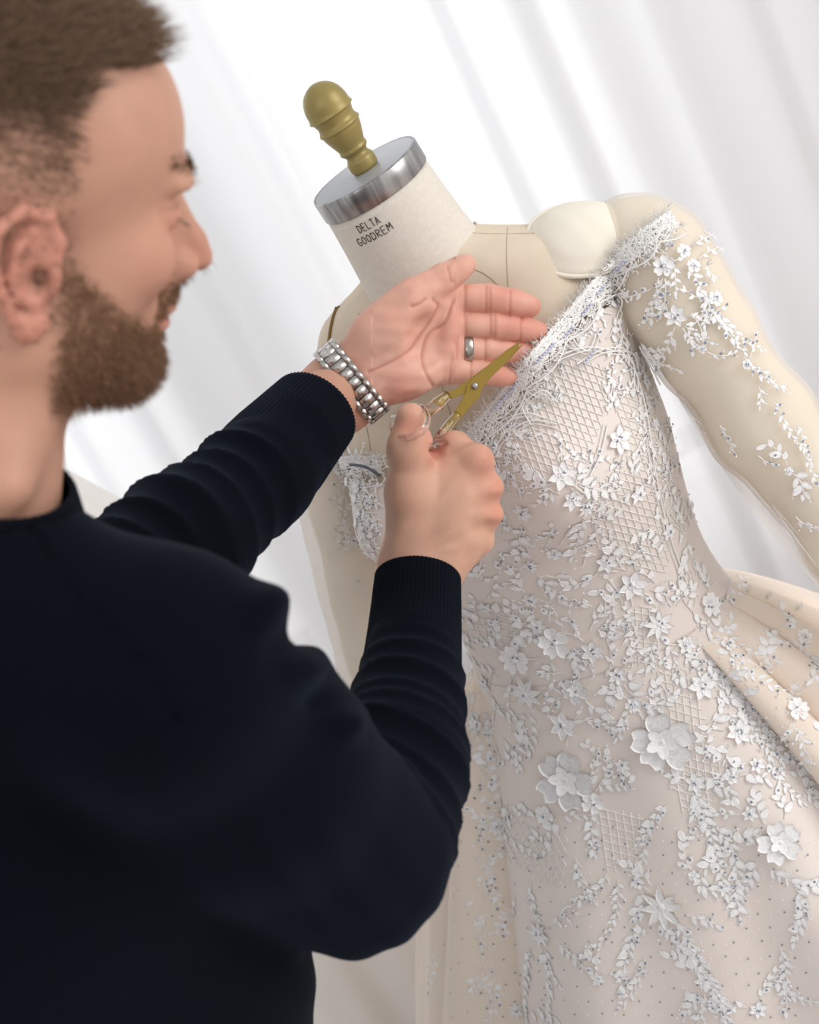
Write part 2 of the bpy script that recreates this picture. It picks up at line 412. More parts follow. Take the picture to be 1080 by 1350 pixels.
def build_head():
    f = Field(HO-np.array([.21, .24, .17]), HO+np.array([.17, .165, .17]), 0.0018)
    E = lambda c, r, k=.01, mode='u': f.ell(hl(*c), np.array(r)/100, k, mode, HR.T)
    C = lambda a, ra, b, rb, k=.01, mode='u': f.cone(hl(*a), ra/100, hl(*b), rb/100, k, mode)
    E((-1.3, 5.6, 0), (9.6, 7.9, 7.3)); E((3.6, 6.2, 0), (5.6, 5.8, 6.2), .02)
    E((4.0, -.5, 0), (5.0, 7.0, 5.7), .02)
    for s in (1, -1):
        E((8.35, 4.5, 2.4*s), (1.25, .85, 2.3), .012)
        E((6.3, .2, 4.0*s), (2.2, 1.9, 1.9), .018)
        C((0, -4.2, 5.0*s), 1.7, (6.9, -7.3, 1.7*s), 1.6, .02)
        E((2.5, -3, 4.6*s), (3.2, 3.6, 1.6), .02)
    E((8.7, 4.6, 0), (1.1, 1.1, 1.2), .012)
    E((7.2, -3.2, 0), (2.6, 3.0, 3.0), .015)
    E((8.2, -7.2, 0), (1.7, 1.6, 2.0), .012)
    E((3.2, -6.0, 0), (5.4, 2.6, 4.4), .02)
    # eye sockets, then closed-down lids over the eyes
    for s in (1, -1):
        E((9.5, 2.9, 3.7*s), (1.5, 1.1, 1.6), .010, 's')
        E((7.55, 2.75, 3.2*s), (1.3, 1.2, 1.35), .004)
        C((8.75, 2.5, 2.3*s), .12, (8.35, 2.35, 4.4*s), .12, .003)
    # nose
    C((8.9, 3.3, 0), .75, (11.0, .2, 0), .82, .008); C((11.0, .2, 0), .82, (11.6, -.7, 0), .88, .006)
    for s in (1, -1):
        E((10.2, -1.0, 1.15*s), (1.05, .75, .62), .005)
        E((10.9, -1.65, .55*s), (.35, .3, .28), .003, 's')
        C((9.6, -.2, 1.9*s), .12, (8.6, -2.2, 2.7*s), .15, .008, 's')
    C((8.6, 3.0, 0), .85, (9.6, -.9, 0), 1.25, .008); C((8.0, 1.5, 0), 1.1, (9.0, -1.6, 0), 1.5, .01)
    # lips
    E((9.35, -3.45, 0), (1.15, .6, 2.1), .005); E((9.2, -4.55, 0), (1.05, .62, 1.9), .005)
    C((10.6, -3.98, 0), .12, (8.4, -4.1, 2.4), .12, .004, 's'); C((10.6, -3.98, 0), .12, (8.4, -4.1, -2.4), .12, .004, 's')
    E((9.9, -5.7, 0), (.7, .45, 1.5), .006, 's')
    # neck
    na = hl(-1.5, -2.5, 0); nb, nr = pr(-72, 668, .80, 150)
    f.cone(na, .056, nb, .064, .025)
    f.cone(hl(1.5, -6.8, 3.0), .012, P(10, 640, .75), .012, .02)      # neck muscle under the near ear
    # ears
    for s in (1, -1):
        e = lambda x, y, z: (x, y, z*s)
        E(e(-.1, .2, 7.2), (1.6, 2.8, .45), .008)
        ring = [(.9, .6), (1.2, 1.9), (.5, 3.2), (-.9, 3.5), (-2.1, 2.6), (-2.3, .9), (-1.7, -.9), (-.9, -2.2), (-.1, -2.9), (.6, -2.4)]
        pts = [(hl(*e(x, y, 7.35+max(0, -x)*.34)), .0036 if i < 8 else .0052) for i, (x, y) in enumerate(ring)]
        f.chain(pts, .003)
        anti = [(-.2, 2.4), (-1.1, 1.5), (-1.2, .2), (-.7, -1.0), (.3, -1.3)]
        f.chain([(hl(*e(x, y, 7.55+max(0, -x)*.2)), .0027) for x, y in anti], .003)
        E(e(.95, -.1, 7.55), (.45, .7, .35), .004)
        E(e(.1, -.1, 7.9), (.75, 1.05, .62), .002, 's'); E(e(.45, .0, 7.0), (.35, .45, .9), .002, 's')
        E(e(.0, 1.7, 7.9), (.55, .8, .3), .003, 's')
        E(e(-1.6, 1.8, 7.95), (.22, 1.4, .2), .003, 's')
        f.ell(hl(*e(.1, -2.6, 7.45)), np.array([.75, .75, .4])/100, .005, 'u', HR.T)
    V, Q = f.mesh(); V = smooth_mesh(V, Q, 3, .5)
    L = to_head(V)
    c = np.tile(SK, (len(V), 1))
    x, y, z = L.T; az = np.abs(z)
    ear = (az > 6.9) & (np.abs(x) < 3) & (y > -3.6) & (y < 4.1)
    c = lerp(c, SK_RED, .5*ear*sst(6.9, 7.6, az)); c = lerp(c, SK_DARK, .55*np.exp(-((x-.35)**2+(y)**2)/.35)*ear)  # reddish ears; shade of the ear hollow painted into the skin colour
    c = lerp(c, SK_RED, .35*gauss(L, (11.3, -.8, 0), 1.2)); c = lerp(c, SK_RED, .22*gauss(L, (7.5, 0, 4.5), 1.9))
    c = lerp(c, SK_RED, .4*gauss(L*[1, 1, .6], (8.5, 2.7, 2.0), .7))
    c = lerp(c, SK_DARK, .5*np.exp(-((y-3.25-.12*(x-8))/.16)**2-((az-3.3)/1.3)**4)*(x > 7))  # shade in the eyelid crease, painted as a dark line on the skin
    lip = np.exp(-(((y+4.0)/.8)**2+((x-9.9)/.9)**2+(z/2.0)**2)*1.1); c = lerp(c, SK_LIP, np.clip(lip*1.3, 0, .9))
    h, b = dens_hair(L), dens_beard(L)
    c = lerp(c, SK_STUB, np.clip(h*.9, 0, .7)); c = lerp(c, SK_DARK, np.clip((h-.55)*1.8, 0, .7)); c = lerp(c, np.array(srgb(150, 112, 90)[:3]), np.clip(b*.8, 0, .6))
    return V, Q, c

def dens_hair(L):
    """how much hair grows at a point of the scalp (0..1), head coordinates in cm"""
    x, y, z = L.T; az = np.abs(z)
    # hairline at the forehead (recedes at the temples), then down in front of the ear
    wob = .35*np.sin(z*2.1+y)+.2*np.sin(y*3.1+z*1.7)
    hl_x = 2.1+.25*(y-7)*(y > 7)*(y < 10)+np.where(y > 9.9, 4.6*sst(9.9, 10.5+.12*np.clip(az-2, 0, 9), y), 0)
    hl_x = np.where(y < 4.5, 2.4, hl_x)
    m = sst(0, 1.3, hl_x+wob-x)
    m = m*(.10+.25*sst(3.0, 6.0, y)+.65*sst(6.2, 9.2, y+.2*np.sin(x*2)))
    m = m*sst(-4.5, -1.5, y+.35*(-x)*(x < 0))
    return np.clip(m, 0, 1)

def dens_beard(L):
    x, y, z = L.T; az = np.abs(z)
    top = .9-.80*(x-2.2); top = np.where(x > 8.0, -3.6, top)
    side = sst(-.2, 1.3, top-y)*sst(1.2, 2.7, x)
    must = np.exp(-(((y+2.65)/.75)**2))*(x > 8.3)*(az < 3.0)*1.25
    m = np.maximum(side, must)
    lip = (np.abs(y+4.05) < .95) & (az < 2.1) & (x > 8.6)
    m = np.where(lip, 0, m)
    m = m*sst(-.2, 1.0, y+8.1+.25*(x-2))*np.where(x < 1.5, .1, 1)
    return np.clip(m, 0, 1)*(az < 7.2)

def strands(name, V, Q, dens, n, length, width, m, parent, droop, jitter, seed, keep=None):
    """short hairs rooted in the skin, each a thin three-sided tapering blade"""
    r = np.random.default_rng(seed)
    N = vnormals(V, Q); c = V[Q].mean(1); A = np.linalg.norm(np.cross(V[Q[:, 2]]-V[Q[:, 0]], V[Q[:, 3]]-V[Q[:, 1]]), axis=1)
    w = dens(to_head(c))*A
    if keep is not None: w = w*keep(c)
    pk = r.choice(len(Q), n, p=w/w.sum())
    uv = r.random((n, 2, 1)); q = Q[pk]
    root = (V[q[:, 0]]*(1-uv[:, 0])+V[q[:, 1]]*uv[:, 0])*(1-uv[:, 1])+(V[q[:, 3]]*(1-uv[:, 0])+V[q[:, 2]]*uv[:, 0])*uv[:, 1]
    nn = N[q[:, 0]]; L = to_head(root)
    ln = length(L)*r.uniform(.7, 1.2, n)
    d = nrm(nn*.8+droop(L) @ HR.T+r.normal(size=(n, 3))*jitter); d2 = nrm(d+droop(L) @ HR.T*.7)
    side = nrm(np.cross(d, r.normal(size=(n, 3)))); oth = np.cross(d, side)
    segs = [root-nn*.0006, root+d*ln[:, None]*.55, root+d*ln[:, None]*.55+d2*ln[:, None]*.45]
    VV = np.zeros((n, 7, 3)); wd = width
    for k, (p, s) in enumerate(zip(segs[:2], (1, .75))):
        for j in range(3):
            a = j*2.094; VV[:, k*3+j] = p+(side*math.cos(a)+oth*math.sin(a))*wd*s
    VV[:, 6] = segs[2]
    base = np.arange(n)[:, None]*7
    T = [(0, 1, 4), (0, 4, 3), (1, 2, 5), (1, 5, 4), (2, 0, 3), (2, 3, 5), (3, 4, 6), (4, 5, 6), (5, 3, 6)]
    Fc = np.concatenate([base+np.array(t) for t in T])
    return mesh_obj(name, VV.reshape(-1, 3), Fc, m, parent, smooth=True, kind='stuff')

# ---- left hand: open palm towards the viewer, fingers reaching to the neckline
HD = 1.285
def build_left_hand():
    lo = P(360, 600, HD)-np.array([.0, .0, .07]); hi = P(745, 305, HD)+np.array([0, 0, .09])
    f = Field(lo, hi, 0.00105)
    q = lambda px, py, dd, r: pr(px, py, HD+dd, r)
    fing = f.fresh()
    chains = [
        [(566, 402, .004, 20), (602, 394, .002, 20), (643, 393, .0, 18.6), (678, 399, .006, 17.6), (699, 404, .014, 14.5)],
        [(566, 432, .004, 19), (600, 429, .004, 18), (650, 429, .004, 17), (692, 434, .018, 16), (712, 437, .030, 13)],
        [(560, 464, .004, 18), (596, 460, .004, 17), (642, 460, .010, 15.6), (684, 465, .024, 14.6), (704, 468, .034, 12)],
        [(556, 494, .004, 18), (588, 489, .004, 17.6), (630, 490, .012, 16.2), (655, 494, .024, 15), (674, 496, .034, 12.5)]]
    for ch in chains:
        g = f.fresh(); g.chain([q(*c) for c in ch], .003)
        # pads of each phalanx bulge toward the viewer
        for a, b in zip(ch[1:-1], ch[2:]):
            mx, my, md, mr = [(a[i]+b[i])/2 for i in range(4)]
            g.ell(P(mx, my, HD+md-.004), np.array([mr*1.25, mr*.86, mr*.8])*HD/F, .004)
        fing.join(g, 0.0006)
    palm = f.fresh()
    mc = [(572, 404, 21), (576, 432, 20), (574, 462, 20), (570, 490, 20)]
    st = [(490, 455, 24), (486, 475, 25), (484, 495, 25), (492, 508, 25)]
    for (x, y, r), (x0, y0, r0) in zip(mc, st): palm.cone(*q(x0, y0, -.006, r0), *q(x, y, .002, r), .008)
    palm.cone(*q(600, 396, .002, 16), *q(597, 486, .004, 15), .008)
    R = np.array([[.75, .66, 0], [-.66, .75, 0], [0, 0, 1.0]])
    palm.ell(P(520, 428, HD-.016), np.array([.047, .026, .020]), .010, 'u', R)          # thenar mound
    R2 = np.array([[.93, .3, 0], [-.3, .93, 0], [0, 0, 1.0]])
    palm.ell(P(530, 498, HD-.012), np.array([.036, .0215, .017]), .010, 'u', R2)         # hypothenar mound
    palm.cone(*q(592, 404, -.006, 14), *q(590, 480, -.004, 14), .008)                       # pads under the fingers
    palm.ell(P(560, 447, HD-.026), np.array([.014, .022, .010]), .012, 's')
    th = f.fresh()
    th.chain([q(*c) for c in [(492, 440, -.012, 30), (545, 392, -.018, 25), (585, 367, -.014, 19.5), (614, 349, -.006, 14.5)]], .004)
    th.ell(P(604, 356, HD-.016), np.array([.0165, .0115, .009]), .004, 'u', R)
    palm.join(th, .007)
    # wrist and forearm
    for s in (-1, 1):
        for a, b in (((398, 556, .0, 33), (448, 518, -.004, 31)), ((448, 518, -.004, 31), (492, 478, -.004, 28))):
            o = np.array([.60, .80])*20*s
            palm.cone(*q(a[0]+o[0], a[1]+o[1], a[2], a[3]), *q(b[0]+o[0], b[1]+o[1], b[2], b[3]), .012)
    f.join(palm, 0); f.join(fing, .0045)
    # creases pressed into the skin
    surf_d = HD-.02
    cre = [[(597, 398), (586, 425), (566, 440), (556, 466), (562, 492), (575, 515)], [(572, 395), (578, 408), (556, 440), (540, 462), (512, 478), (486, 490)],
           [(543, 404), (553, 401), (561, 395)]]
    fc = [[(613, 375), (613, 412)], [(613, 411), (614, 446)], [(604, 445), (603, 474)], [(597, 474), (592, 506)],
          [(641, 378), (641, 410)], [(646, 379), (646, 409)], [(673, 384), (672, 415)], [(647, 414), (647, 445)], [(653, 414), (652, 446)], [(688, 419), (686, 450)],
          [(640, 447), (640, 474)], [(622, 477), (621, 503)], [(590, 352), (596, 372)]]
    V, Q = f.mesh(); V = smooth_mesh(V, Q, 2, .5); N = vnormals(V, Q); pxy = proj(V)
    def seg_d(p, poly):
        out = np.full(len(p), 1e3)
        for a, b in zip(poly[:-1], poly[1:]):
            a = np.array(a, float); b = np.array(b, float); t = np.clip(((p-a) @ (b-a))/((b-a) @ (b-a)), 0, 1)
            out = np.minimum(out, np.linalg.norm(p-a-t[:, None]*(b-a), axis=1))
        return out
    front = N[:, 2] > .1
    dep = np.zeros(len(V)); cr = np.zeros(len(V))
    for poly in cre:
        P2 = np.array(poly, float); tt = np.linspace(0, len(poly)-1, len(poly)*6); P2 = spline(np.arange(len(poly)), P2, tt)
        d = seg_d(pxy, P2); dep = np.maximum(dep, np.exp(-(d/3.0)**2)*.0013); cr = np.maximum(cr, np.exp(-(d/1.9)**2)*.55)
    for poly in fc:
        d = seg_d(pxy, poly); dep = np.maximum(dep, np.exp(-(d/2.4)**2)*.0007); cr = np.maximum(cr, np.exp(-(d/1.8)**2)*.35)
    dep = dep+(.0005*np.clip(noise3(V, 60, 3), -1, 1)+.0005*np.abs(np.sin((pxy[:, 0]*.75+pxy[:, 1]*.5)*.11+noise3(V, 20, 8))))*(pxy[:, 0] < 600)*(pxy[:, 0] > 490)
    V = V-N*(dep*front)[:, None]
    c = np.tile(np.array(srgb(210, 160, 138)[:3]), (len(V), 1))
    palm_m = sst(430, 520, pxy[:, 0])*.85
    c = lerp(c, SK_PALM, palm_m)
    c = lerp(c, SK_RED, np.clip(.62*sst(600, 715, pxy[:, 0])+.35*gauss(pxy, (520, 515), 26)+.3*gauss(pxy, (598, 440), 20)+.25*noise3(V, 22, 5), 0, .8)*palm_m)
    c = lerp(c, np.array(srgb(222, 178, 160)[:3]), .5*gauss(pxy, (560, 470), 22)+.45*gauss(pxy, (505, 460), 25))
    c = lerp(c, SK_CREASE, cr*front)
    return V, Q, c

RD = 1.235
def build_right_hand():
    lo = P(470, 830, RD)-np.array([.0, .0, .10]); hi = P(690, 505, RD)+np.array([0, 0, .07])
    f = Field(lo, hi, 0.00105); q = lambda px, py, dd, r: pr(px, py, RD+dd, r)
    # palm / back of the hand
    wr = [(532, 750, 30), (548, 752, 31), (562, 755, 31), (572, 758, 30)]
    kn = [(622, 612, .0, 26), (637, 644, .002, 25), (637, 681, .008, 24), (626, 713, .018, 22)]
    for (x0, y0, r0), (x1, y1, d1, r1) in zip(wr, kn): f.cone(*q(x0, y0, .006, r0), *q(x1, y1, d1, r1), .012)
    f.ell(P(577, 668, RD+.004), np.array([.042, .050, .023]), .014)
    # thumb
    f.chain([q(*c) for c in [(540, 735, .004, 33), (541, 650, -.006, 31), (541, 590, -.014, 26.5), (542, 551, -.020, 20)]], .010)
    f.ell(P(541, 592, RD-.016), np.array([.0185, .022, .0175]), .006)
    for a in (-26, 26): f.cone(*q(550+a*.72, 800, .01, 30), *q(550+a*.5, 745, .006, 31), .02)
    # knuckles
    for x, y, dd, r in ((630, 606, -.006, 20), (645, 643, -.002, 19), (645, 680, .006, 18), (634, 713, .016, 16)): f.ell(P(x, y, RD+dd), np.full(3, r*RD/F), .008)
    # valleys between the knuckles
    for a, b in (((668, 627, -.004), (622, 640, -.020)), ((672, 661, .0), (625, 668, -.018)), ((664, 699, .008), (618, 698, -.012))):
        f.cone(*q(a[0]+3, a[1], a[2], 4.0), *q(b[0]+12, b[1], b[2]-.004, 2.5), .015, 's')
    # curled fingers
    fing = f.fresh()
    ch = [[(622, 610, .004, 23), (600, 589, .014, 20.5), (576, 596, .026, 17), (562, 614, .030, 15)],
          [(637, 644, .008, 22), (625, 634, .044, 20), (595, 642, .058, 17), (574, 652, .046, 15)],
          [(637, 681, .012, 21), (624, 676, .052, 19), (594, 680, .064, 16.5), (572, 686, .050, 14.5)],
          [(626, 713, .022, 19), (614, 712, .056, 17), (590, 714, .064, 15), (572, 716, .052, 13)]]
    for c in ch:
        g = f.fresh(); g.chain([q(*x) for x in c], .004); fing.join(g, .0008)
    f.join(fing, .005)
    f.ell(P(574, 594, RD-.012), np.array([.0085, .0065, .018]), .004, 's')            # the opening between thumb and index
    f.cone(*q(566, 588, -.03, 2.5), *q(562, 615, -.03, 2), .006, 's')
    V, Q = f.mesh(); V = smooth_mesh(V, Q, 2, .5); N = vnormals(V, Q); pxy = proj(V)
    V = V+N*(.00035*noise3(V, 45, 9))[:, None]
    # tendons faintly raised on the back of the hand
    for (x0, y0, _), (x1, y1, _, _) in zip(wr, kn):
        a = np.array([x0, y0-30.]); b = np.array([x1-12., y1+6.]); t = np.clip(((pxy-a) @ (b-a))/((b-a) @ (b-a)), 0, 1); d = np.linalg.norm(pxy-a-t[:, None]*(b-a), axis=1)
        V = V+N*(.0009*np.exp(-(d/6.)**2)*np.sin(t*math.pi)*(N[:, 2] > .2))[:, None]
    c = np.tile(np.array(srgb(212, 166, 142)[:3]), (len(V), 1))
    m = sum(gauss(pxy, g, 15) for g in ((640, 605), (658, 645), (658, 682), (540, 560), (575, 598)))
    c = lerp(c, np.array(srgb(212, 140, 118)[:3]), np.clip(m*.6+.12*noise3(V, 25, 4), 0, .7))
    c = lerp(c, SK_RED, .7*gauss(pxy, (578, 598), 13)*(V[:, 2] < -RD+.0))
    return V, Q, c

# arms, shoulders and back (pixel x, pixel y, depth, radius in pixels)
ARM_R = [(215, 895, .78, 158), (330, 1010, .86, 152), (468, 1128, .96, 131)]
FORE_R = [(478, 1118, .975, 122), (520, 1010, 1.04, 92), (541, 920, 1.11, 68), (550, 800, 1.195, 55)]
ARM_L = [(430, 529, 1.262, 61), (338, 628, 1.17, 71), (240, 716, 1.08, 84), (110, 830, .99, 100)]
def body_field(off, h, torso_only=False):
    f = Field(np.array([-.60, -.80, -1.34]), np.array([.18, .19, -.50]), h)
    o = off*F
    S = lambda px, py, d, r: pr(px, py, d, r-off*F/d)
    f.cone(*S(-90, 760, .86, 150), *S(-30, 1050, .92, 330), .06)
    f.cone(*S(-30, 1050, .92, 325), *S(50, 1300, 1.02, 342), .06); f.cone(*S(50, 1300, 1.02, 342), *S(90, 1560, 1.12, 320), .05)
    f.cone(*S(-80, 700, .80, 118), *S(-40, 830, .80, 150), .05)
    f.cone(*S(-40, 800, .80, 152), *S(215, 890, .78, 156), .05)
    f.cone(*S(-100, 800, .88, 150), *S(40, 860, 1.0, 120), .05)
    for a, b in zip(ARM_R[:-1], ARM_R[1:]): f.cone(*S(*a), *S(*b), .03)
    f.cone(*S(40, 860, 1.0, 120), *S(*ARM_L[3]), .04)
    for a, b in zip(ARM_L[:-1], ARM_L[1:]): f.cone(*S(*a), *S(*b), .02)
    g = f.fresh()
    for a, b in zip(FORE_R[:-1], FORE_R[1:]): g.cone(*S(*a), *S(*b), .015)
    f.join(g, .006)
    return f

def polyline_param(p, pts):
    """arc position, distance and radius along a list of (pixel, depth) joints"""
    pts = [P(a[0], a[1], a[2]) for a in pts]; best = np.full(len(p), 1e9); sp = np.zeros(len(p)); acc = 0
    for a, b in zip(pts[:-1], pts[1:]):
        L = np.linalg.norm(b-a); t = ((p-a) @ (b-a))/L**2; tc = np.clip(t, 0, 1); d = np.linalg.norm(p-a-tc[:, None]*(b-a), axis=1)
        m = d < best; best = np.where(m, d, best); sp = np.where(m, acc+tc*L, sp); acc += L
    return sp, best, acc

def build_sweater():
    f = body_field(0, .0046)
    # open the collar around the neck
    V, Q = f.mesh(); V = smooth_mesh(V, Q, 3, .5)
    N = vnormals(V, Q); pxy = proj(V)
    disp = .0016*noise3(V, 5, 2)
    # creases pushed up along the far forearm
    s, d, L = polyline_param(V, ARM_L); m = (d < .085)*sst(.105, .145, s)*sst(1.0, .93, s/L)
    ph = s*2*math.pi/.030+1.2*np.sin(V[:, 1]*30)+.8*np.sin(V[:, 2]*25)
    disp += m*(.0052*(1-np.abs(np.sin(ph/2))**.7)*(.35+.65*sst(-.3, .8, (N @ nrm(np.array([-.57, .82, .25]))))))
    # folds stacked above the near elbow
    s, d, L = polyline_param(V, FORE_R); m = (d < .078)*(s > .01)*sst(L-.045, L-.09, s)*(-V[:, 2] > .92)*(pxy[:, 0] > 440)
    ph = s*2*math.pi/.027+2.0*np.sin(V[:, 0]*26+1)+1.0*np.sin(s*60)
    disp += m*(.0040*(1-np.abs(np.sin(ph/2))**.6))
    # upper arm: broad wavy folds on its upper edge
    s, d, L = polyline_param(V, ARM_R); m = (pxy[:, 0] > 285)*(pxy[:, 0] < 485)*(pxy[:, 1] < 1010)*sst(.2, .9, N @ nrm(np.array([.75, .6, .1])))
    for c, a, w in (((348, 803), .014, 20), ((403, 883), .014, 19), ((455, 957), .012, 16)): disp += m*a*gauss(pxy, c, w)
    for c, a, w in (((372, 850), .005, 18), ((425, 925), .006, 16)): disp -= m*a*gauss(pxy, c, w)
    ph = pxy[:, 0]*.045-pxy[:, 1]*.035
    disp += .0014*np.sin(ph*1.6+1.5*np.sin(pxy[:, 1]*.012))*(pxy[:, 1] > 1080)*sst(0, 300, pxy[:, 0])*gauss(pxy, (430, 1180), 130)
    # yoke seam running down from the collar over the shoulder blade
    a = np.array([(20, 670), (110, 790), (200, 885), (240, 960)], float)
    dd = np.full(len(V), 1e3)
    for p0, p1 in zip(a[:-1], a[1:]): t = np.clip(((pxy-p0) @ (p1-p0))/((p1-p0) @ (p1-p0)), 0, 1); dd = np.minimum(dd, np.linalg.norm(pxy-p0-t[:, None]*(p1-p0), axis=1))
    disp -= .0022*np.exp(-(dd/5)**2)*(N[:, 2] > 0); disp += .0012*np.exp(-((dd-9)/5)**2)*(N[:, 2] > 0)
    V = V+N*disp[:, None]
    # cut away: inside the cuffs and inside the collar
    ct = P(545, 848, 1.165); cd = nrm(P(551, 757, 1.205)-P(545, 860, 1.15))
    cl = P(384, 576, 1.222); cld = nrm(P(430, 529, 1.262)-P(338, 628, 1.17))
    nk = P(-40, 640, .79)
    c = V[Q].mean(1)
    NKD = nrm(P(-25, 560, .785)-P(-60, 760, .82))
    keep = ~((((c-ct) @ cd) > 0) & (np.linalg.norm(c-ct, axis=1) < .12)) & ~((((c-cl) @ cld) > -.004) & (np.linalg.norm(c-cl, axis=1) < .16))
    keep &= ~((((c-P(-45, 668, .80)) @ NKD) > 0) & (np.linalg.norm(c-P(-45, 668, .80), axis=1) < .16) & (np.linalg.norm((c-P(-45, 668, .80))-((c-P(-45, 668, .80)) @ NKD)[:, None]*NKD, axis=1) < .066))
    Q = Q[keep]; u, inv = np.unique(Q, return_inverse=True); V = V[u]; Q = inv.reshape(Q.shape)
    return V, Q

def rib_tube(axis, radii, ribs, depth, flat=1.0, up=None, inner=.004, wob=0.0):
    """a ribbed knitted tube with thickness: outer wall with ribs, rolled edge, inner wall"""
    axis = np.array([a for a in axis]); n = len(axis); seg = ribs*4
    T = nrm(np.gradient(axis, axis=0)); u = np.asarray(up, float); V = []
    rings = [(i, 0.0, 1) for i in range(n)]+[(n-1, inner*.5, 2), (n-1, inner, 0), (n-2, inner, 0), (n-3, inner, 0)]
    for i, dr, e in rings:
        uu = nrm(u-T[i]*np.dot(u, T[i])); w = np.cross(T[i], uu); a = np.arange(seg)/seg*2*math.pi
        r = radii[i]-dr+(depth*np.cos(a*ribs)*(.5 if e else 0))+wob*np.sin(3*a+i*.2)
        V.append(axis[i]+T[i]*(.0015 if e == 2 else 0)+(r*np.cos(a))[:, None]*uu*flat+(r*np.sin(a))[:, None]*w)
    return np.concatenate(V), np.array(grid_faces(seg, len(rings), True))

hv, hq, hc = build_head(); lv, lq, lc = build_left_hand(); rv, rq, rc = build_right_hand()
bf = body_field(.011, .009); bv, bq = bf.mesh(); bv = smooth_mesh(bv, bq, 2)
# legs down to the floor, in world space, joined to the same body mesh
hip = wpt(P(90, 1540, 1.12)); lf = Field(cpt([0, 0, 0])*0+np.array([-1, -1, -1]), np.array([-.9, -.9, -.9]), .05)
class WF(Field): pass
hx, hy, hz = hip
lw = Field([hx-.35, hy-.32, -.02], [hx+.32, hy+.34, hz+.16], .011)
def legs(f, off):
    f.ell([hx, hy, hz-.02], np.array([.175, .135, .15])-off, .05)
    for s in (-1, 1):
        f.cone([hx+.085*s, hy, hz-.08], .095-off, [hx+.10*s, hy+.03, .50], .066-off, .04); f.cone([hx+.10*s, hy+.03, .50], .066-off, [hx+.11*s, hy, .10], .052-off, .03)
legs(lw, .012)
lw.ell([hx-.11, hy+.05, .05], [.04, .10, .04], .03); lw.ell([hx+.11, hy+.05, .05], [.04, .10, .04], .03)
wv, wq = lw.mesh(); wv = smooth_mesh(cpt(wv), wq[:, ::1], 2)
Vs, Qs, Cs, n = [], [], [], 0
for v, q, c in ((hv, hq, hc), (lv, lq, lc), (rv, rq, rc), (bv, bq, np.tile(SK, (len(bv), 1))), (wv, wq, np.tile(SK, (len(wv), 1)))):
    Vs.append(v); Qs.append(q+n); Cs.append(c); n += len(v)
person = mesh_obj('person', np.concatenate(Vs), np.concatenate(Qs), M['skin'], attrs={'skin_colour': np.concatenate(Cs)})
tag(person, 'bearded man with short brown hair in a navy sweater, trimming the white gown with scissors', 'person')
sv, sq = build_sweater()
sweater = mesh_obj('sweater', sv, sq, M['knit'], person)
sweater['label'] = 'navy fine-knit crew-neck sweater with ribbed cuffs'
# cuffs and collar
ax = [P(*spline([0, 1, 2], np.array([(541, 905, 1.125), (547, 830, 1.175), (551, 762, 1.203)]), [t])[0]) for t in np.linspace(.3, 2, 40)]
V, Q = rib_tube(ax, np.linspace(.0405, .0368, 40)+.0, 64, .0009, 1.0, (1, 0, 0)); mesh_obj('cuff', V, Q, M['rib'], sweater)
ax = [P(*spline([0, 1, 2], np.array([(300, 661, 1.135), (340, 625, 1.173), (414, 543, 1.25)]), [t])[0]) for t in np.linspace(0, 2, 40)]
V, Q = rib_tube(ax, np.interp(np.linspace(0, 2, 40), [0, .85, 1.15, 1.4, 2], [.036, .042, .0472, .0466, .0415]), 70, .0009, .96, (0, 0, 1)); mesh_obj('cuff', V, Q, M['rib'], sweater)
ax = [P(-48, 700, .803)*(1-t)+P(-38, 628, .79)*t for t in np.linspace(0, 1, 14)]
V, Q = rib_tube(ax, np.linspace(.074, .0615, 14)-.003*np.linspace(0, 1, 14), 60, .0009, 1.0, (0, 0, 1)); mesh_obj('collar', V, Q, M['rib'], sweater)
# trousers and shoes, out of the picture but standing on the floor
tw = Field([hx-.36, hy-.33, .05], [hx+.33, hy+.35, hz+.18], .011); legs(tw, 0); tv, tq = tw.mesh(); tv = smooth_mesh(tv, tq, 2)
mesh_obj('trousers', tv, tq, M['trouser'], person, world_space=True)
for s in (-1, 1):
    f = Field([hx+.11*s-.08, hy-.14, -.01], [hx+.11*s+.08, hy+.2, .16], .006)
    f.ell([hx+.11*s, hy+.05, .045], [.05, .13, .045], .02); f.cone([hx+.11*s, hy-.02, .05], .05, [hx+.11*s, hy-.01, .11], .045, .03); v, q = f.mesh()
    mesh_obj('shoe', v, q, M['leather'], person, world_space=True)
# hair, beard, brows, lashes
vis = lambda c: np.ones(len(c))
def top_len(L): return np.where(L[:, 1] > 9.3, .017+.008*sst(3, 8, L[:, 0]), .0035+.006*sst(3.5, 9, L[:, 1]))
hair = strands('hair', hv, hq, dens_hair, 24000, top_len, .00027, M['hair'], person, lambda L: np.stack([.75+0*L[:, 0], .1-.25*(L[:, 1] < 8), 0*L[:, 0]], -1), .22, 1)
hair['label'] = 'short brown hair faded at the sides'
beard = strands('beard', hv, hq, dens_beard, 9500, lambda L: .005+.005*sst(-3, -8, L[:, 1]), .00026, M['beard'], person, lambda L: np.stack([.35+0*L[:, 0], -.7+0*L[:, 0], 0*L[:, 0]], -1), .35, 2)
brow = lambda L: np.exp(-((L[:, 1]-5.0-.12*np.abs(L[:, 2]))/.38)**2)*(np.abs(np.abs(L[:, 2])-2.9) < 1.9)*(L[:, 0] > 5.5)
strands('eyebrow', hv, hq, brow, 260, lambda L: .006+0*L[:, 0], .0003, M['hair'], person, lambda L: np.stack([-.2+0*L[:, 0], .15+0*L[:, 0], 1.0*np.sign(L[:, 2])], -1), .15, 3)
mb = MB()
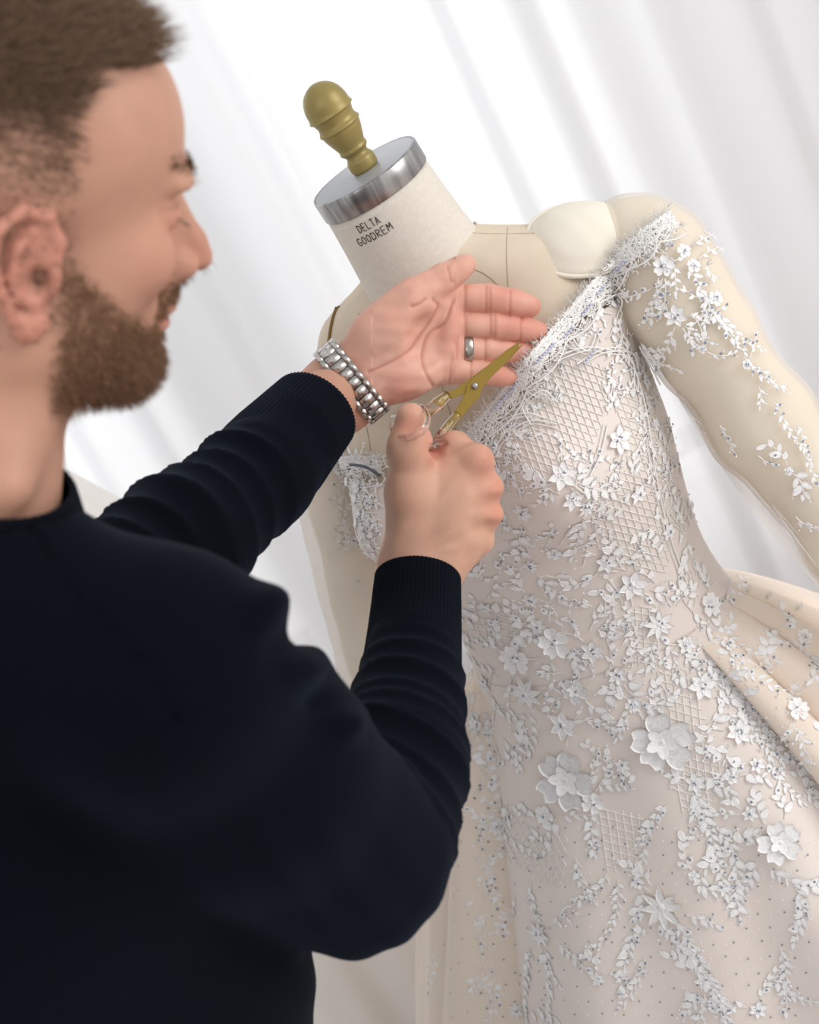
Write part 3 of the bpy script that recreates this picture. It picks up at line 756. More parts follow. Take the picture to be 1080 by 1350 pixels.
for s in (1, -1):
    for t in np.linspace(.55, 1, 16):
        z = 2.2+2.3*t; x = 8.95-.55*t*t; a = hl(x-.05, 2.75-.2*math.sin(t*3.1), z*s); b = a+HR @ np.array([.0065, -.0035, .003*s*t]); mb.tube([a, (a+b)/2+HR @ np.array([.0, -.0006, 0]), b], [.00026, .0002, .0001], 3, False)
mb.obj('eyelashes', M['hair'], person, kind='stuff')
# ------------------------------------------------------------------ dress form (its own axes: WL = its left, WF = the way it faces, UP)
YAW = math.radians(30)
HC = np.cross(RT, UP)                               # horizontal, towards the viewer
WL = math.cos(YAW)*RT+math.sin(YAW)*HC; WFc = math.cos(YAW)*HC-math.sin(YAW)*RT
C0 = np.array([.005, .262, -1.40])                  # centre of the neck base
def bl(x, y, z): return C0+np.asarray(x)[..., None]*WL+np.asarray(y)[..., None]*WFc+np.asarray(z)[..., None]*UP
def to_b(p): q = np.asarray(p)-C0; return np.stack([q @ WL, q @ WFc, q @ UP], -1)
#        z      half   front  back   cx     cy
TORSO = np.array([
 [ .012, .050, .050, .050, 0, 0], [-.004, .060, .052, .054, 0, -.004], [-.018, .088, .053, .060, 0, -.008], [-.034, .128, .060, .066, 0, -.010],
 [-.055, .150, .066, .074, 0, -.010], [-.085, .163, .078, .085, 0, -.008], [-.125, .163, .090, .094, 0, -.004], [-.170, .158, .102, .098, 0, 0],
 [-.215, .155, .112, .098, 0, 0], [-.260, .153, .113, .094, 0, 0], [-.320, .144, .102, .086, 0, 0], [-.380, .136, .094, .080, 0, 0], [-.440, .134, .098, .080, 0, 0],
 [-.500, .148, .100, .090, 0, 0], [-.580, .160, .112, .108, 0, 0], [-.680, .172, .115, .118, 0, 0], [-.760, .172, .112, .116, 0, 0]])
def torso_pt(phi, z, off=0.0, bust=1.0):
    """phi: 0 = its left, pi/2 = front"""
    r = spline(-TORSO[:, 0], TORSO[:, 1:], -np.atleast_1d(z)); r = np.broadcast_to(r, (len(np.atleast_1d(phi)), 5)) if len(r) == 1 else r
    c, s = np.cos(phi), np.sin(phi); e = 2/2.35
    a, bf_, bb = r[:, 0]+off, r[:, 1]+off, r[:, 2]+off
    x = a*np.sign(c)*np.abs(c)**e+r[:, 3]; y = np.where(s > 0, bf_, bb)*np.sign(s)*np.abs(s)**e+r[:, 4]
    if bust:
        for sx in (-1, 1):
            g = np.exp(-((x-(.078 if sx > 0 else -.100))/.052)**2-((z+.235)/.058)**2)*(s > -.1)
            y = y+(.034 if sx > 0 else .042)*g*bust*sst(-.1, .35, s); x = x+(.012 if sx > 0 else .026)*g*sx*bust
    return bl(x, y, np.broadcast_to(z, x.shape))
def torso_mesh(z0, z1, nz, nphi, off=0.0, phi0=0, phi1=2*math.pi, closed=True, bust=1.0):
    ph = np.linspace(phi0, phi1, nphi, endpoint=not closed); V = []
    for z in np.linspace(z0, z1, nz): V.append(torso_pt(ph, np.full(nphi, z), off, bust))
    return np.concatenate(V), grid_faces(nphi, nz, closed)

fw0 = wpt(bl(0., 0., 0.)); base_w = np.array([fw0[0], fw0[1], 0.0])
form = empty('dress_form', base_w, 'cream linen dress form with a calico neck, steel neck cap and gold finial', 'dress form')
V, Fc = torso_mesh(.012, -.76, 130, 96); Fc.append(tuple(range(129*96, 130*96)))
torso = mesh_obj('torso', V, Fc, M['linen'], form)
# seams of the cover
def surf_line(phis, zs, off): return torso_pt(np.asarray(phis), np.asarray(zs), off)
mb = MB()
for ph in (1.05, 2.09): 
    zz = np.linspace(-.03, -.30, 40); mb.tube(surf_line(np.full(40, ph)+.12*np.sin((zz+.03)*6)*(1 if ph < 1.5 else -1), zz, .0002), .0004, 5, False)
zz = np.linspace(-.005, -.33, 40); mb.tube(surf_line(np.full(40, math.pi/2), zz, .0002), .0004, 5, False)
zz = np.linspace(.0, -.052, 30); mb.tube(surf_line(np.full(30, .06), zz, .0002), .0004, 5, False)
mb.obj('seam', M['seam'], torso)
# neck: tilted slightly forward
NT = math.radians(9)
NU = nrm(UP*math.cos(NT)+WFc*math.sin(NT)*.8-WL*math.sin(NT)*.35)
NX = nrm(WL-NU*WL.dot(NU)); NY = np.cross(NU, NX)
NB = bl(.001, -.002, -.026)
def ring(c, ax, ay, r, n=72, rr=1.0): a = np.arange(n)/n*2*math.pi; return c+(np.cos(a)*r)[:, None]*ax+(np.sin(a)*r*rr)[:, None]*ay
def lathe(base, U, X, Y, prof, n=72, rr=1.0, cap0=True, cap1=True):
    V = np.concatenate([ring(base+U*h, X, Y, max(r, 1e-4), n, rr) for h, r in prof]); Fc = grid_faces(n, len(prof), True)
    if cap0: Fc.append(tuple(range(n-1, -1, -1)))
    if cap1: Fc.append(tuple((len(prof)-1)*n+j for j in range(n)))
    return V, Fc
V, Fc = lathe(NB, NU, NX, NY, [(-.006, .0675), (.004, .0660), (.03, .0618), (.06, .0592), (.09, .0572), (.098, .0567)]); neck = mesh_obj('neck_cover', V, Fc, M['calico'], form)
neck['label'] = 'white calico neck cover with handwritten black capitals'
V, Fc = lathe(NB-NU*.008, NU, NX, NY, [(0, .0672), (.0012, .0676), (.0024, .067)]); mesh_obj('neck_seam', V, Fc, M['seam'], form)
cap0 = NB+NU*.0975
V, Fc = lathe(cap0, NU, NX, NY, [(0, .0575), (.001, .0582), (.021, .0582), (.0225, .0576), (.0226, .0560)], 96, cap1=False); mesh_obj('neck_cap', V, Fc, M['steel'], form)
V, Fc = lathe(cap0, NU, NX, NY, [(.020, .0562), (.0222, .0562), (.0228, .0545)], 96); o = mesh_obj('cap_top', V, Fc, M['steel_top'], form)
# turned finial
fp = [(0, .0135), (.003, .0155), (.010, .0160), (.014, .0155), (.018, .0132), (.021, .0128), (.024, .0150), (.026, .0165), (.028, .0162), (.031, .0160), (.040, .0192), (.048, .0218), (.052, .0226), (.054, .0242), (.056, .0240),
      (.059, .0222), (.063, .0218), (.067, .0228), (.070, .0240), (.0715, .0262), (.073, .0258), (.076, .0250), (.084, .0243), (.092, .0218), (.098, .0180), (.102, .0135), (.105, .0080), (.1065, .003)]
fpp = spline(np.arange(len(fp)), np.array(fp), np.linspace(0, len(fp)-1, 110))
V, Fc = lathe(cap0+NU*.0225+NX*.0035, NU, NX, NY, [(h*.88, r*.90) for h, r in fpp], 56); mesh_obj('finial', V, Fc, M['gold_paint'], form)
# handwriting on the neck cover: strokes laid on the cloth
GL = {'D': [[(0,0),(0,1),(.5,.85),(.6,.5),(.45,.1),(0,0)]], 'E': [[(.55,1),(0,1),(0,0),(.55,0)],[(0,.5),(.42,.52)]], 'L': [[(0,1),(0,0),(.55,.02)]], 'T': [[(-.02,.98),(.62,1)],[(.3,1),(.3,0)]],
      'A': [[(0,0),(.3,1),(.6,0)],[(.12,.38),(.5,.38)]], 'G': [[(.58,.85),(.3,1),(.03,.75),(0,.3),(.22,0),(.55,.12),(.57,.45),(.3,.45)]], 'O': [[(.3,1),(.03,.7),(.05,.2),(.3,0),(.56,.25),(.56,.75),(.3,1)]],
      'R': [[(0,0),(0,1),(.5,.92),(.5,.6),(0,.5),(.58,0)]], 'M': [[(0,0),(.08,1),(.34,.4),(.6,1),(.7,0)]]}
def neck_pt(u, h, off=.0004):
    """u: metres around the neck from its viewer-side centre, h: height above the neck base"""
    r = np.interp(h, [0, .03, .06, .09], [.0665, .0618, .0592, .0572])+off
    a = ANG0+u/r; return NB+NU*h+NX*math.cos(a)*r+NY*math.sin(a)*r
toc = nrm(-(NB+NU*.05)); ANG0 = math.atan2(toc @ NY, toc @ NX)
def neck_uv(px, py):
    best = None
    for u in np.linspace(-.09, .09, 181):
        for h in np.linspace(.005, .095, 91):
            q = proj(neck_pt(u, h)); d = (q[0]-px)**2+(q[1]-py)**2
            if best is None or d < best[0]: best = (d, u, h)
    return best[1:]
lets = MB()
for word, a, b in (('DELTA', (475, 308), (504, 293)), ('GOODREM', (475, 325), (521, 300))):
    (u0, h0), (u1, h1) = neck_uv(*a), neck_uv(*b); n = len(word); size = .0078
    for i, chx in enumerate(word):
        for st_ in GL[chx]:
            s_ = [(u0+(u1-u0)*(i/n)+x*(abs(u1-u0)/n)*1.15*(1 if u1 > u0 else -1), h0+(h1-h0)*(i/n)+y*size) for x, y in st_]
            pts = []
            for (xa, ya), (xb, yb) in zip(s_[:-1], s_[1:]):
                for t in np.linspace(0, 1, 4): pts.append(neck_pt(xa+(xb-xa)*t, ya+(yb-ya)*t))
            pts = [p for k, p in enumerate(pts) if k == 0 or np.linalg.norm(p-pts[k-1]) > 1e-6]
            lets.tube(pts, .00036, 5)
lets.obj('lettering', M['ink'], neck)
# stand: pole and footed base (hidden by the skirt)
tp = wpt(bl(0., 0., -.76)); mbp = [np.array([fw0[0], fw0[1], .03]), np.array([fw0[0], fw0[1], tp[2]+.02])]
V, Fc = tube(mbp, .018, 16); mesh_obj('pole', V, Fc, M['steel'], form, world_space=True)
V, Fc = [], []
prof = [(0, .19), (.012, .19), (.02, .16), (.035, .05), (.05, .024)]
a = np.arange(48)/48*2*math.pi
V = np.concatenate([np.stack([fw0[0]+r*np.cos(a), fw0[1]+r*np.sin(a), np.full(48, h)], -1) for h, r in prof]); Fc = grid_faces(48, len(prof), True); Fc.append(tuple(range(48)))
mesh_obj('base', V, Fc, M['leather'], form, world_space=True)
# ochre elastic over the viewer-left shoulder
tb = BVHTree.FromPolygons([tuple(v) for v in torso_mesh(.012, -.5, 110, 96)[0]], [tuple(f) for f in torso_mesh(.012, -.5, 110, 96)[1]])
def hit(bvh, px, py):
    d = Vector(nrm(P(px, py, 1.0))); h_ = bvh.ray_cast(Vector((0, 0, 0)), d)
    return (np.array(h_[0]), np.array(h_[1])) if h_[0] is not None else (None, None)
def onto(bvh, p, off):
    q = bvh.find_nearest(Vector(p)); n_ = nrm(np.array(q[0])-0*p)*0+np.array(q[1]); return np.array(q[0])+n_*off
pts = []
for t in np.linspace(0, 1, 22):
    px, py = spline([0, .35, 1], np.array([(446, 402), (440, 420), (434, 452)]), [t])[0]; p_, n_ = hit(tb, px, py)
    if p_ is None: p_ = onto(tb, P(px, py, 1.45), 0); n_ = np.array([0, 0, 1.])
    pts.append(p_+n_*.001)
V, Fc = tube(pts, .0017, 8); el = mesh_obj('elastic_loop', V, Fc, M['elastic'], form)
mb = MB(); q = spline([0, 1, 2, 3], np.array([(679, 262), (671, 290), (668, 330), (671, 392)], float), np.linspace(0, 3, 24)); pts = [hit(tb, *v) for v in q]; mb.tube([a+b*.0002 for a, b in pts if a is not None], .00035, 5, False)
mb.obj('seam', M['seam'], torso)
p_, n_ = hit(tb, 626, 296); V, Fc = lathe(p_, n_, nrm(np.cross(n_, UP)), nrm(np.cross(n_, np.cross(n_, UP))), [(0, .0005), (.001, .0016), (.002, .0017), (.003, .0008)], 12); mesh_obj('pin_head', V, Fc, M['steel'], torso)
# padded arms of the form
ARM_A = [(862, 338, 1.368, 64), (890, 392, 1.370, 66), (932, 452, 1.372, 64), (1007, 562, 1.38, 62), (1127, 712, 1.395, 58), (1215, 840, 1.41, 50)]
def arm_mesh(js, nseg=56, n=70, wr=.0018, off=0.0, seed=1, sq=.94, frm=0):
    t = np.linspace(frm, len(js)-1, n); A = spline(np.arange(len(js)), np.array([P(a, b, c) for a, b, c, _ in js]), t); R = spline(np.arange(len(js)), np.array([r*d/F for _, _, d, r in js]), t)
    V, Fc = tube(A, R+off, nseg, True, sq); N = nrm(V-np.repeat(A, nseg, 0))
    V = V+N*(wr*noise3(V, 9, seed)+.5*wr*noise3(V, 22, seed+1))[:, None]
    return V, Fc
f = Field(np.array([.135, -.36, -1.50]), np.array([.62, .36, -1.27]), .0034)
f.chain([pr(x, y, d, r) for x, y, d, r in [(836, 318, 1.378, 56)]+ARM_A], .02)
v, q = f.mesh(); v = smooth_mesh(v, q, 3); nv_ = vnormals(v, q); v = v+nv_*(.0018*noise3(v, 9, 1)+.0008*noise3(v, 22, 2))[:, None]
padded = mesh_obj('padded_arm', v, q, M['pad'], form)
ARM_SURF = (v, q)
ARM_B = [(432, 520, 1.50, 44), (440, 600, 1.53, 46), (462, 720, 1.56, 44), (490, 840, 1.59, 40), (520, 960, 1.62, 36), (545, 1050, 1.64, 30)]
V, Fc = arm_mesh(ARM_B, seed=5); mesh_obj('padded_arm', V, Fc, M['pad'], form)

# shoulder pad: a quilted half-moon lying over the shoulder, with a piped edge
pcn = nrm(np.array([-.06, .55, .83])); px_ = nrm(np.array([1.0, .12, 0])-pcn*np.dot(pcn, [1.0, .12, 0])); py_ = np.cross(pcn, px_)
pcc = P(772, 304, 1.352)+pcn*.004
nr_, nk_ = 18, 80; PA, PB = .0560, .0520
def pad_pt(t, a, side):
    x, y = PA*t*math.cos(a), PB*t*math.sin(a)*(1.0-.10*math.cos(a))
    bend = -.25*(x*x)/PA*1.0-.36*(y*y)/PB*(1 if y > 0 else .55)
    z = side*(.0125*(1-t**4)+.0005*math.sin(x*160+1)*math.sin(y*130+x*60)*(1-t**6)+-.0016*math.exp(-((t-.85)/.035)**2))*(1 if side > 0 else .6)
    return pcc+px_*x+py_*y+pcn*(bend+z)
V = np.array([pad_pt(j/(nr_-1), k/nk_*6.28319, 1) for j in range(nr_) for k in range(nk_)]+[pad_pt(1-j/(nr_-1), k/nk_*6.28319, -1) for j in range(1, nr_) for k in range(nk_)])
spad = mesh_obj('shoulder_pad', V, grid_faces(nk_, 2*nr_-1, True), M['pad'], None)
tag(spad, 'half-moon cream cotton shoulder pad with stitched edge on the shoulder of the dress form', 'shoulder pad')
V, Fc = tube([pad_pt(1, k/nk_*6.28319, 1) for k in range(nk_)], .0023, 8, closed=True); mesh_obj('piping', V, Fc, M['pad'], spad)
# ------------------------------------------------------------------ the gown
gown = empty('wedding_gown', base_w+np.array([0, -.05, 0]), 'nude and white beaded lace wedding gown with long sleeves worn by the dress form', 'dress')
FLZ = -fw0[2]+.012
SKIRT = np.array([  # z, side, front, back
 [-.40, .1495, .111, .093], [-.44, .1505, .112, .094], [-.48, .159, .118, .104], [-.54, .182, .132, .130], [-.60, .208, .150, .160], [-.68, .240, .176, .200], [-.76, .268, .205, .235],
 [-.90, .318, .255, .300], [-1.10, .375, .33, .39], [FLZ, .45, .41, .48]])
def skirt_pt(phi, z, off=0.0):
    phi = np.asarray(phi, float); z = np.broadcast_to(np.asarray(z, float), phi.shape)
    r = spline(-SKIRT[:, 0], SKIRT[:, 1:], -z); c, s = np.cos(phi), np.sin(phi)
    w = sst(-.46, -.95, z)*0+np.clip((-.50-z)/.5, 0, 1)
    und = w*(.016*np.sin(7*phi+.6+1.5*np.sin(phi*2))+.009*np.sin(13*phi+2*z*3))+w*.02*np.exp(-((phi-math.radians(58)-.25*(z+.7))/.16)**2)
    e = 2/2.15
    a = r[:, 0]+off+und; b = np.where(s > 0, r[:, 1], r[:, 2])+off+und
    return bl(a*np.sign(c)*np.abs(c)**e, b*np.sign(s)*np.abs(s)**e, z)
def gown_pt(phi, z, off=0.0):
    phi = np.asarray(phi, float); z = np.broadcast_to(np.asarray(z, float), phi.shape)
    w = sst(-.385, -.455, z)[:, None]
    return torso_pt(phi, z, .0105+off)*(1-w)+skirt_pt(phi, z, off)*w
NECK_X = [-.20, -.15, -.10, -.06, -.03, 0, .022, .072, .117, .151, .18]; NECK_Z = [-.125, -.160, -.160, -.166, -.172, -.170, -.155, -.129, -.106, -.091, -.082]
def neck_z(phi):
    x = .165*np.cos(phi); zf = np.interp(x, NECK_X, NECK_Z); back = sst(.25, -.35, np.sin(phi)); return zf*(1-back)-.12*back
NPH = 200; ph = np.linspace(0, 2*math.pi, NPH, endpoint=False); rows = []
zt = neck_z(ph)-.016-.012*np.exp(-((np.cos(ph)-1)/.1)**2)
for t in np.linspace(0, 1, 70): rows.append(gown_pt(ph, zt*(1-t)+(-.46)*t))
nb_ = len(rows)
rows_s = [gown_pt(ph, np.full(NPH, z)) for z in np.linspace(-.46, FLZ, 95)]
bod = mesh_obj('bodice', np.concatenate(rows), grid_faces(NPH, len(rows), True), M['satin'], gown); skt = mesh_obj('skirt', np.concatenate(rows_s), grid_faces(NPH, len(rows_s), True), M['satin'], gown)
bod.modifiers.new('thick', 'SOLIDIFY').thickness = .0012
# overskirt gathered into deep rolled pleats at the hip
O0, O1 = math.radians(38), math.radians(-226); NO, NZ = 420, 110
po = np.linspace(O0, O1, NO)
def over_pt(phi, t):
    z = -.462-.01*np.clip(np.sin(phi), 0, 1)+t*(FLZ+.462)
    r = spline(-SKIRT[:, 0], SKIRT[:, 1:], np.clip(-z, .40, -FLZ))
    c, s = np.cos(phi), np.sin(phi); deg = np.degrees(phi)
    grow = 1-np.exp(-t*8)
    puff = .060*sst(36, -22, deg)*sst(-215, -120, deg)*(1-np.exp(-t*4))*(1+.9*t)
    left = (.022+.105*np.clip(t*1.3, 0, 1))*sst(-140, -175, deg)*np.clip(t*8, 0, 1)
    u = (38-deg)/14.5; amp = .001+.047*grow*(1+.3*t); amp = np.where(deg < -150, amp*.45, amp)
    pl = amp*(np.abs(np.sin(math.pi*(u+.10*np.sin(u*2.1+.6))))**.6)+.004*np.sin(u*9+z*8)*np.clip(t*4, 0, 1)
    tuck = sst(-224, -209, deg); left, pl = left*tuck, pl*tuck-.014*(1-tuck)
    off = -.012*np.exp(-t*60)+.004+puff+left+pl; e = 2/2.1
    return bl((r[:, 0]+off)*np.sign(c)*np.abs(c)**e, (np.where(s > 0, r[:, 1], r[:, 2])+off)*np.sign(s)*np.abs(s)**e, np.maximum(z, FLZ))
OV = [over_pt(po, np.full(NO, t)) for t in np.linspace(0, 1, NZ)**1.25]
ov = mesh_obj('overskirt', np.concatenate(OV), grid_faces(NO, NZ), M['lining'], gown); ov.modifiers.new('thick', 'SOLIDIFY').thickness = .0015
# lace surface to embroider on: whatever of gown, overskirt, upper chest or sleeve one meets first
LV, LF = [], []
def addsurf(V, Fc):
    n = sum(len(v) for v in LV); LV.append(np.asarray(V)); LF.extend(tuple(int(i)+n for i in f) for f in Fc)
lp = [torso_pt(ph, np.full(NPH, z), .0108) for z in np.linspace(-.045, -.20, 30)]
addsurf(np.concatenate(lp), grid_faces(NPH, 30, True)); addsurf(np.concatenate(rows), grid_faces(NPH, nb_, True)); addsurf(np.concatenate(rows_s), grid_faces(NPH, len(rows_s), True)); addsurf(np.concatenate(OV), grid_faces(NO, NZ))
va, qa = ARM_SURF; addsurf(va+vnormals(va, qa)*.0065, [tuple(x) for x in qa]); addsurf(np.asarray([pad_pt(j/17, k/80*6.28319, 1)+pcn*.001 for j in range(18) for k in range(80)]), grid_faces(80, 18, True)); vb, fb = arm_mesh(ARM_B, off=.003, seed=5); addsurf(vb, fb[:-2])
LB = BVHTree.FromPolygons([tuple(v) for v in np.concatenate(LV)], LF)
def on(px, py, off=.0008):
    p, n = hit(LB, px, py)
    if p is None: return None, None
    if n @ p > 0: n = -n
    return p+n*off, n

# ---- templates of the lace pieces (unit size, lying in the xy plane)
def leaf_tmpl(kind):
    n, m = 9, 5; V = []; 
    for i in range(n):
        t = i/(n-1); w = [.25*math.sin(math.pi*t**.8)**.85, .34*math.sin(math.pi*t**.62)**1.1, .19*math.sin(math.pi*t)**.7][kind]+.004
        for j in range(m):
            s = (j/(m-1)-.5)*2; z = .05+.055*(1-abs(s))*0+(.06 if j == 2 else 0)+(.045 if j in (0, 4) else 0)-.0*t+.12*t*t*(kind == 1)
            V.append((t-.0, s*w+(.05*math.sin(t*3) if kind == 2 else 0), z))
    Fc = grid_faces(m, n); V += [(x, y*1.04, -.02) for x, y, z in V if True]; k = n*m
    for i in range(n-1):
        for j in (0, m-1): a, b = i*m+j, (i+1)*m+j; Fc.append((a, b, b+k, a+k))
    return np.array(V), Fc
def flower_tmpl(kind, seed):
    r = np.random.default_rng(seed); V = []; Fc = []
    npet = [5, 6, 5, 8][kind]
    for p in range(npet):
        a0 = p/npet*2*math.pi+r.normal()*.07; L = r.uniform(.9, 1.05); W = [.50, .30, .48, .20][kind]; nn, m = 8, 7; b = len(V); m = 15 if kind == 2 else 7; nn = 10 if kind == 2 else 8
        for i in range(nn):
            t = i/(nn-1); w = W*[math.sin(math.pi*min(t*.86+.03, 1))**.7*(.55+.5*t), math.sin(math.pi*t**.75)**.9, math.sin(math.pi*min(t*.84+.05, 1))**.65*(.6+.5*t), math.sin(math.pi*t**.7)][kind]
            for j in range(m):
                s = (j/(m-1)-.5)*2; x = .08+L*t*(1-.10*(1-abs(s))*(kind in (0, 2))*(t > .9)); y = s*w
                z = .06+.26*t*(1-.25*t)*[.8, .6, .35, .4][kind]+.08*(abs(s) > .9)+.05*(t > .95)+[.03, .03, .045, .03][kind]*math.cos(j*math.pi)*(t > .15)*(t < .9)-.10*(1-abs(s))*[1, .2, .4, 0][kind]
                V.append((x*math.cos(a0)-y*math.sin(a0), x*math.sin(a0)+y*math.cos(a0), z+.015*p))
        Fc += [tuple(q+b for q in f) for f in grid_faces(m, nn)]
    if kind == 2:      # smaller inner layer of petals
        for p in range(5):
            a0 = (p+.5)/5*2*math.pi; b = len(V)
            for i in range(5):
                t = i/4
                for j in range(4): s = (j/3-.5)*2; x = .05+.5*t; y = s*.2*math.sin(math.pi*(t*.8+.1)); V.append((x*math.cos(a0)-y*math.sin(a0), x*math.sin(a0)+y*math.cos(a0), .16+.22*t+.05*abs(s)))
            Fc += [tuple(q+b for q in f) for f in grid_faces(4, 5)]
    b = len(V)      # knotted centre
    for i, (h, rr) in enumerate(((.05, .20), (.17, .18), (.24, .10), (.26, .02))):
        for k in range(8): V.append((rr*math.cos(k*.785), rr*math.sin(k*.785), h))
    Fc += [tuple(q+b for q in f) for f in grid_faces(8, 4, True)]
    return np.array(V), Fc
def tmesh(name, T, m):
    me = bpy.data.meshes.new(name); me.from_pydata([tuple(v) for v in T[0]], [], T[1]); me.polygons.foreach_set('use_smooth', np.ones(len(me.polygons), dtype=bool)); me.materials.append(m); return me
LEAF = [leaf_tmpl(k) for k in range(3)]; leaf_me = [tmesh('lace_leaf', T, M['lace']) for T in LEAF]
FLO = [flower_tmpl(k, 3+k) for k in range(4)]; flo_me = [tmesh('lace_flower', T, M['lace']) for T in FLO]
RW4 = Matrix([[*R_CW[i], 0] for i in range(3)]+[[0, 0, 0, 1]])
gl = abs_loc(gown)
def frame(p, n, ang, size, zs=1.0):
    """columns: along the image direction ANG pressed onto the surface, across, normal"""
    d = np.array([math.cos(ang), -math.sin(ang), 0]); x = nrm(d-n*d.dot(n)); y = np.cross(n, x)
    return np.array([x*size, y*size, n*size*zs]).T, p
def place(name, me, fr, parent=gown):
    A, p = fr; o = bpy.data.objects.new(name, me); COL.objects.link(o); o.parent = parent
    Aw = R_CW @ A; w = wpt(p)-np.array(abs_loc(parent))
    o.matrix_basis = Matrix([[*Aw[i], w[i]] for i in range(3)]+[[0, 0, 0, 1]]); return o
def stuff_mesh(name, T, frames, m, parent=gown, label=None):
    V = np.array(T[0]); tri = []
    for f in T[1]:
        for k in range(1, len(f)-1): tri.append((f[0], f[k], f[k+1]))
    tri = np.array(tri); n = len(V)
    VV = np.concatenate([V @ A.T+p for A, p in frames]); FF = np.concatenate([tri+i*n for i in range(len(frames))])
    o = mesh_obj(name, VV, FF, m, parent, kind='stuff')
    if label: o['label'] = label
    return o

# ---- where the flowers sit (pixel, size, kind)
FL = [(783, 408, 16, 0), (718, 488, 17, 0), (645, 562, 15, 0), (742, 627, 23, 1), (815, 580, 24, 1), (755, 658, 18, 1), (773, 668, 16, 3), (691, 675, 17, 1), (731, 729, 12, 0), (653, 587, 11, 0),
 (733, 847, 25, 0), (680, 869, 25, 0), (709, 824, 15, 1), (782, 858, 19, 1), (695, 913, 28, 3), (744, 955, 24, 1), (758, 909, 20, 2), (627, 953, 17, 2), (835, 929, 12, 0),
 (873, 977, 44, 2), (974, 965, 20, 1), (1051, 936, 18, 0), (926, 904, 22, 1), (935, 798, 19, 0), (834, 770, 24, 1), (868, 822, 24, 3), (837, 928, 10, 0), (998, 1008, 13, 1),
 (747, 1027, 44, 2), (782, 1058, 18, 0), (720, 1075, 17, 0), (822, 1009, 13, 1), (1029, 1110, 31, 2), (874, 1195, 33, 3), (918, 1031, 17, 1), (990, 1072, 13, 1), (960, 1119, 11, 1), (842, 1163, 10, 0), (966, 1024, 10, 0), (916, 1154, 9, 0),
 (712, 1230, 21, 3), (930, 1292, 15, 1), (891, 416, 18, 1), (875, 351, 16, 0), (914, 351, 11, 0), (841, 328, 13, 0), (901, 331, 11, 0), (943, 393, 12, 0), (927, 460, 7, 0), (472, 640, 12, 0), (487, 664, 9, 0), (840, 650, 17, 1),
 (700, 790, 13, 1), (640, 800, 12, 1), (880, 700, 14, 1), (862, 560, 12, 1), (960, 850, 12, 0), (1010, 880, 12, 0), (1040, 1000, 12, 0), (655, 1090, 12, 0), (640, 900, 16, 1), (800, 740, 18, 1), (850, 505, 12, 0), (985, 480, 8, 0), (1040, 620, 7, 0), (700, 745, 13, 3), (905, 850, 15, 1), (815, 890, 15, 1),
 (1060, 840, 12, 0), (680, 1330, 14, 3), (790, 1290, 12, 1), (1000, 1330, 14, 1), (610, 1000, 9, 0)]
cents = []; rr = random.Random(5)
for px, py, R_, k in FL:
    p, n = on(px, py)
    if p is None: continue
    A = frame(p, n, rr.uniform(0, 6.28), R_*-p[2]/F/1.08*.96, .62); place('lace_flower', flo_me[k], A); cents.append((px, py, R_, k))

leaves, stems, seq, beads = [], [], [], []
def inside(poly, x, y):
    c = False; j = len(poly)-1
    for i in range(len(poly)):
        if (poly[i][1] > y) != (poly[j][1] > y) and x < (poly[j][0]-poly[i][0])*(y-poly[i][1])/(poly[j][1]-poly[i][1])+poly[i][0]: c = not c
        j = i
    return c
occ = np.zeros((1350//4+1, 1080//4+1))
def free(x, y, r):
    a, b = int(y//4), int(x//4); r = max(1, int(r//4)); return occ[max(0, a-r):a+r+1, max(0, b-r):b+r+1].mean() < .34
def mark(x, y, r):
    a, b = int(y//4), int(x//4); r = int(r//4); occ[max(0, a-r):a+r+1, max(0, b-r):b+r+1] = 1
def bare(x, y):
    return (555 < x < 850 and y < np.interp(x, NLX_[:, 0], NLX_[:, 1])-1) or (x < 430)
NLX_ = np.array([(560, 640), (600, 592), (622, 566), (670, 506), (718, 446), (760, 396), (800, 350), (840, 312), (882, 282)], float)
def sprig(x, y, ang, length, lsz, curve=0.0, leafp=1.0, seqp=.35, check=True):
    pts = []; n = int(length/4); a = ang; last = None; side = rr.choice((-1, 1))
    for i in range(n):
        p, nn = on(x, y, .0011)
        if p is None or bare(x, y) or (last is not None and np.linalg.norm(p-last) > .02): break
        pts.append(p); last = p
        if i > 0 and i % 3 == (1 if side > 0 else 2) or (i == n-1):
            side = -side; L = lsz*1.12*rr.uniform(.7, 1.25)*(1-.25*i/n); la = a+side*rr.uniform(.45, .95) if i < n-1 else a
            lx, ly = x+math.cos(la)*L*.6, y+math.sin(la)*L*.6
            if rr.random() < leafp and not bare(x+math.cos(la)*L, y+math.sin(la)*L) and (not check or free(lx, ly, L*.25)):
                leaves.append((L, frame(p, nn, -la if False else la, L*-p[2]/F, .7), rr.choice((0, 0, 1, 2)))); mark(lx, ly, L*.35)
                if rr.random() < seqp: seq.append((x+math.cos(la)*L*.5, y+math.sin(la)*L*.5, rr.uniform(.8, 1.15)))
                if rr.random() < .35: beads.append((x+math.cos(la)*L*1.05, y+math.sin(la)*L*1.05, rr.uniform(.7, 1.3)))
        x += math.cos(a)*4; y += math.sin(a)*4; a += curve/n+rr.uniform(-.12, .12)
    if len(pts) > 2: stems.append((pts, rr.uniform(.0005, .0008)))
for x, y, R_, k in cents: mark(x, y, R_*.75)
BOD = [(640, 590), (700, 520), (760, 430), (830, 420), (880, 520), (900, 640), (925, 770), (985, 1000), (900, 960), (760, 960), (640, 990), (600, 900), (605, 780), (640, 740), (670, 690), (660, 620)]
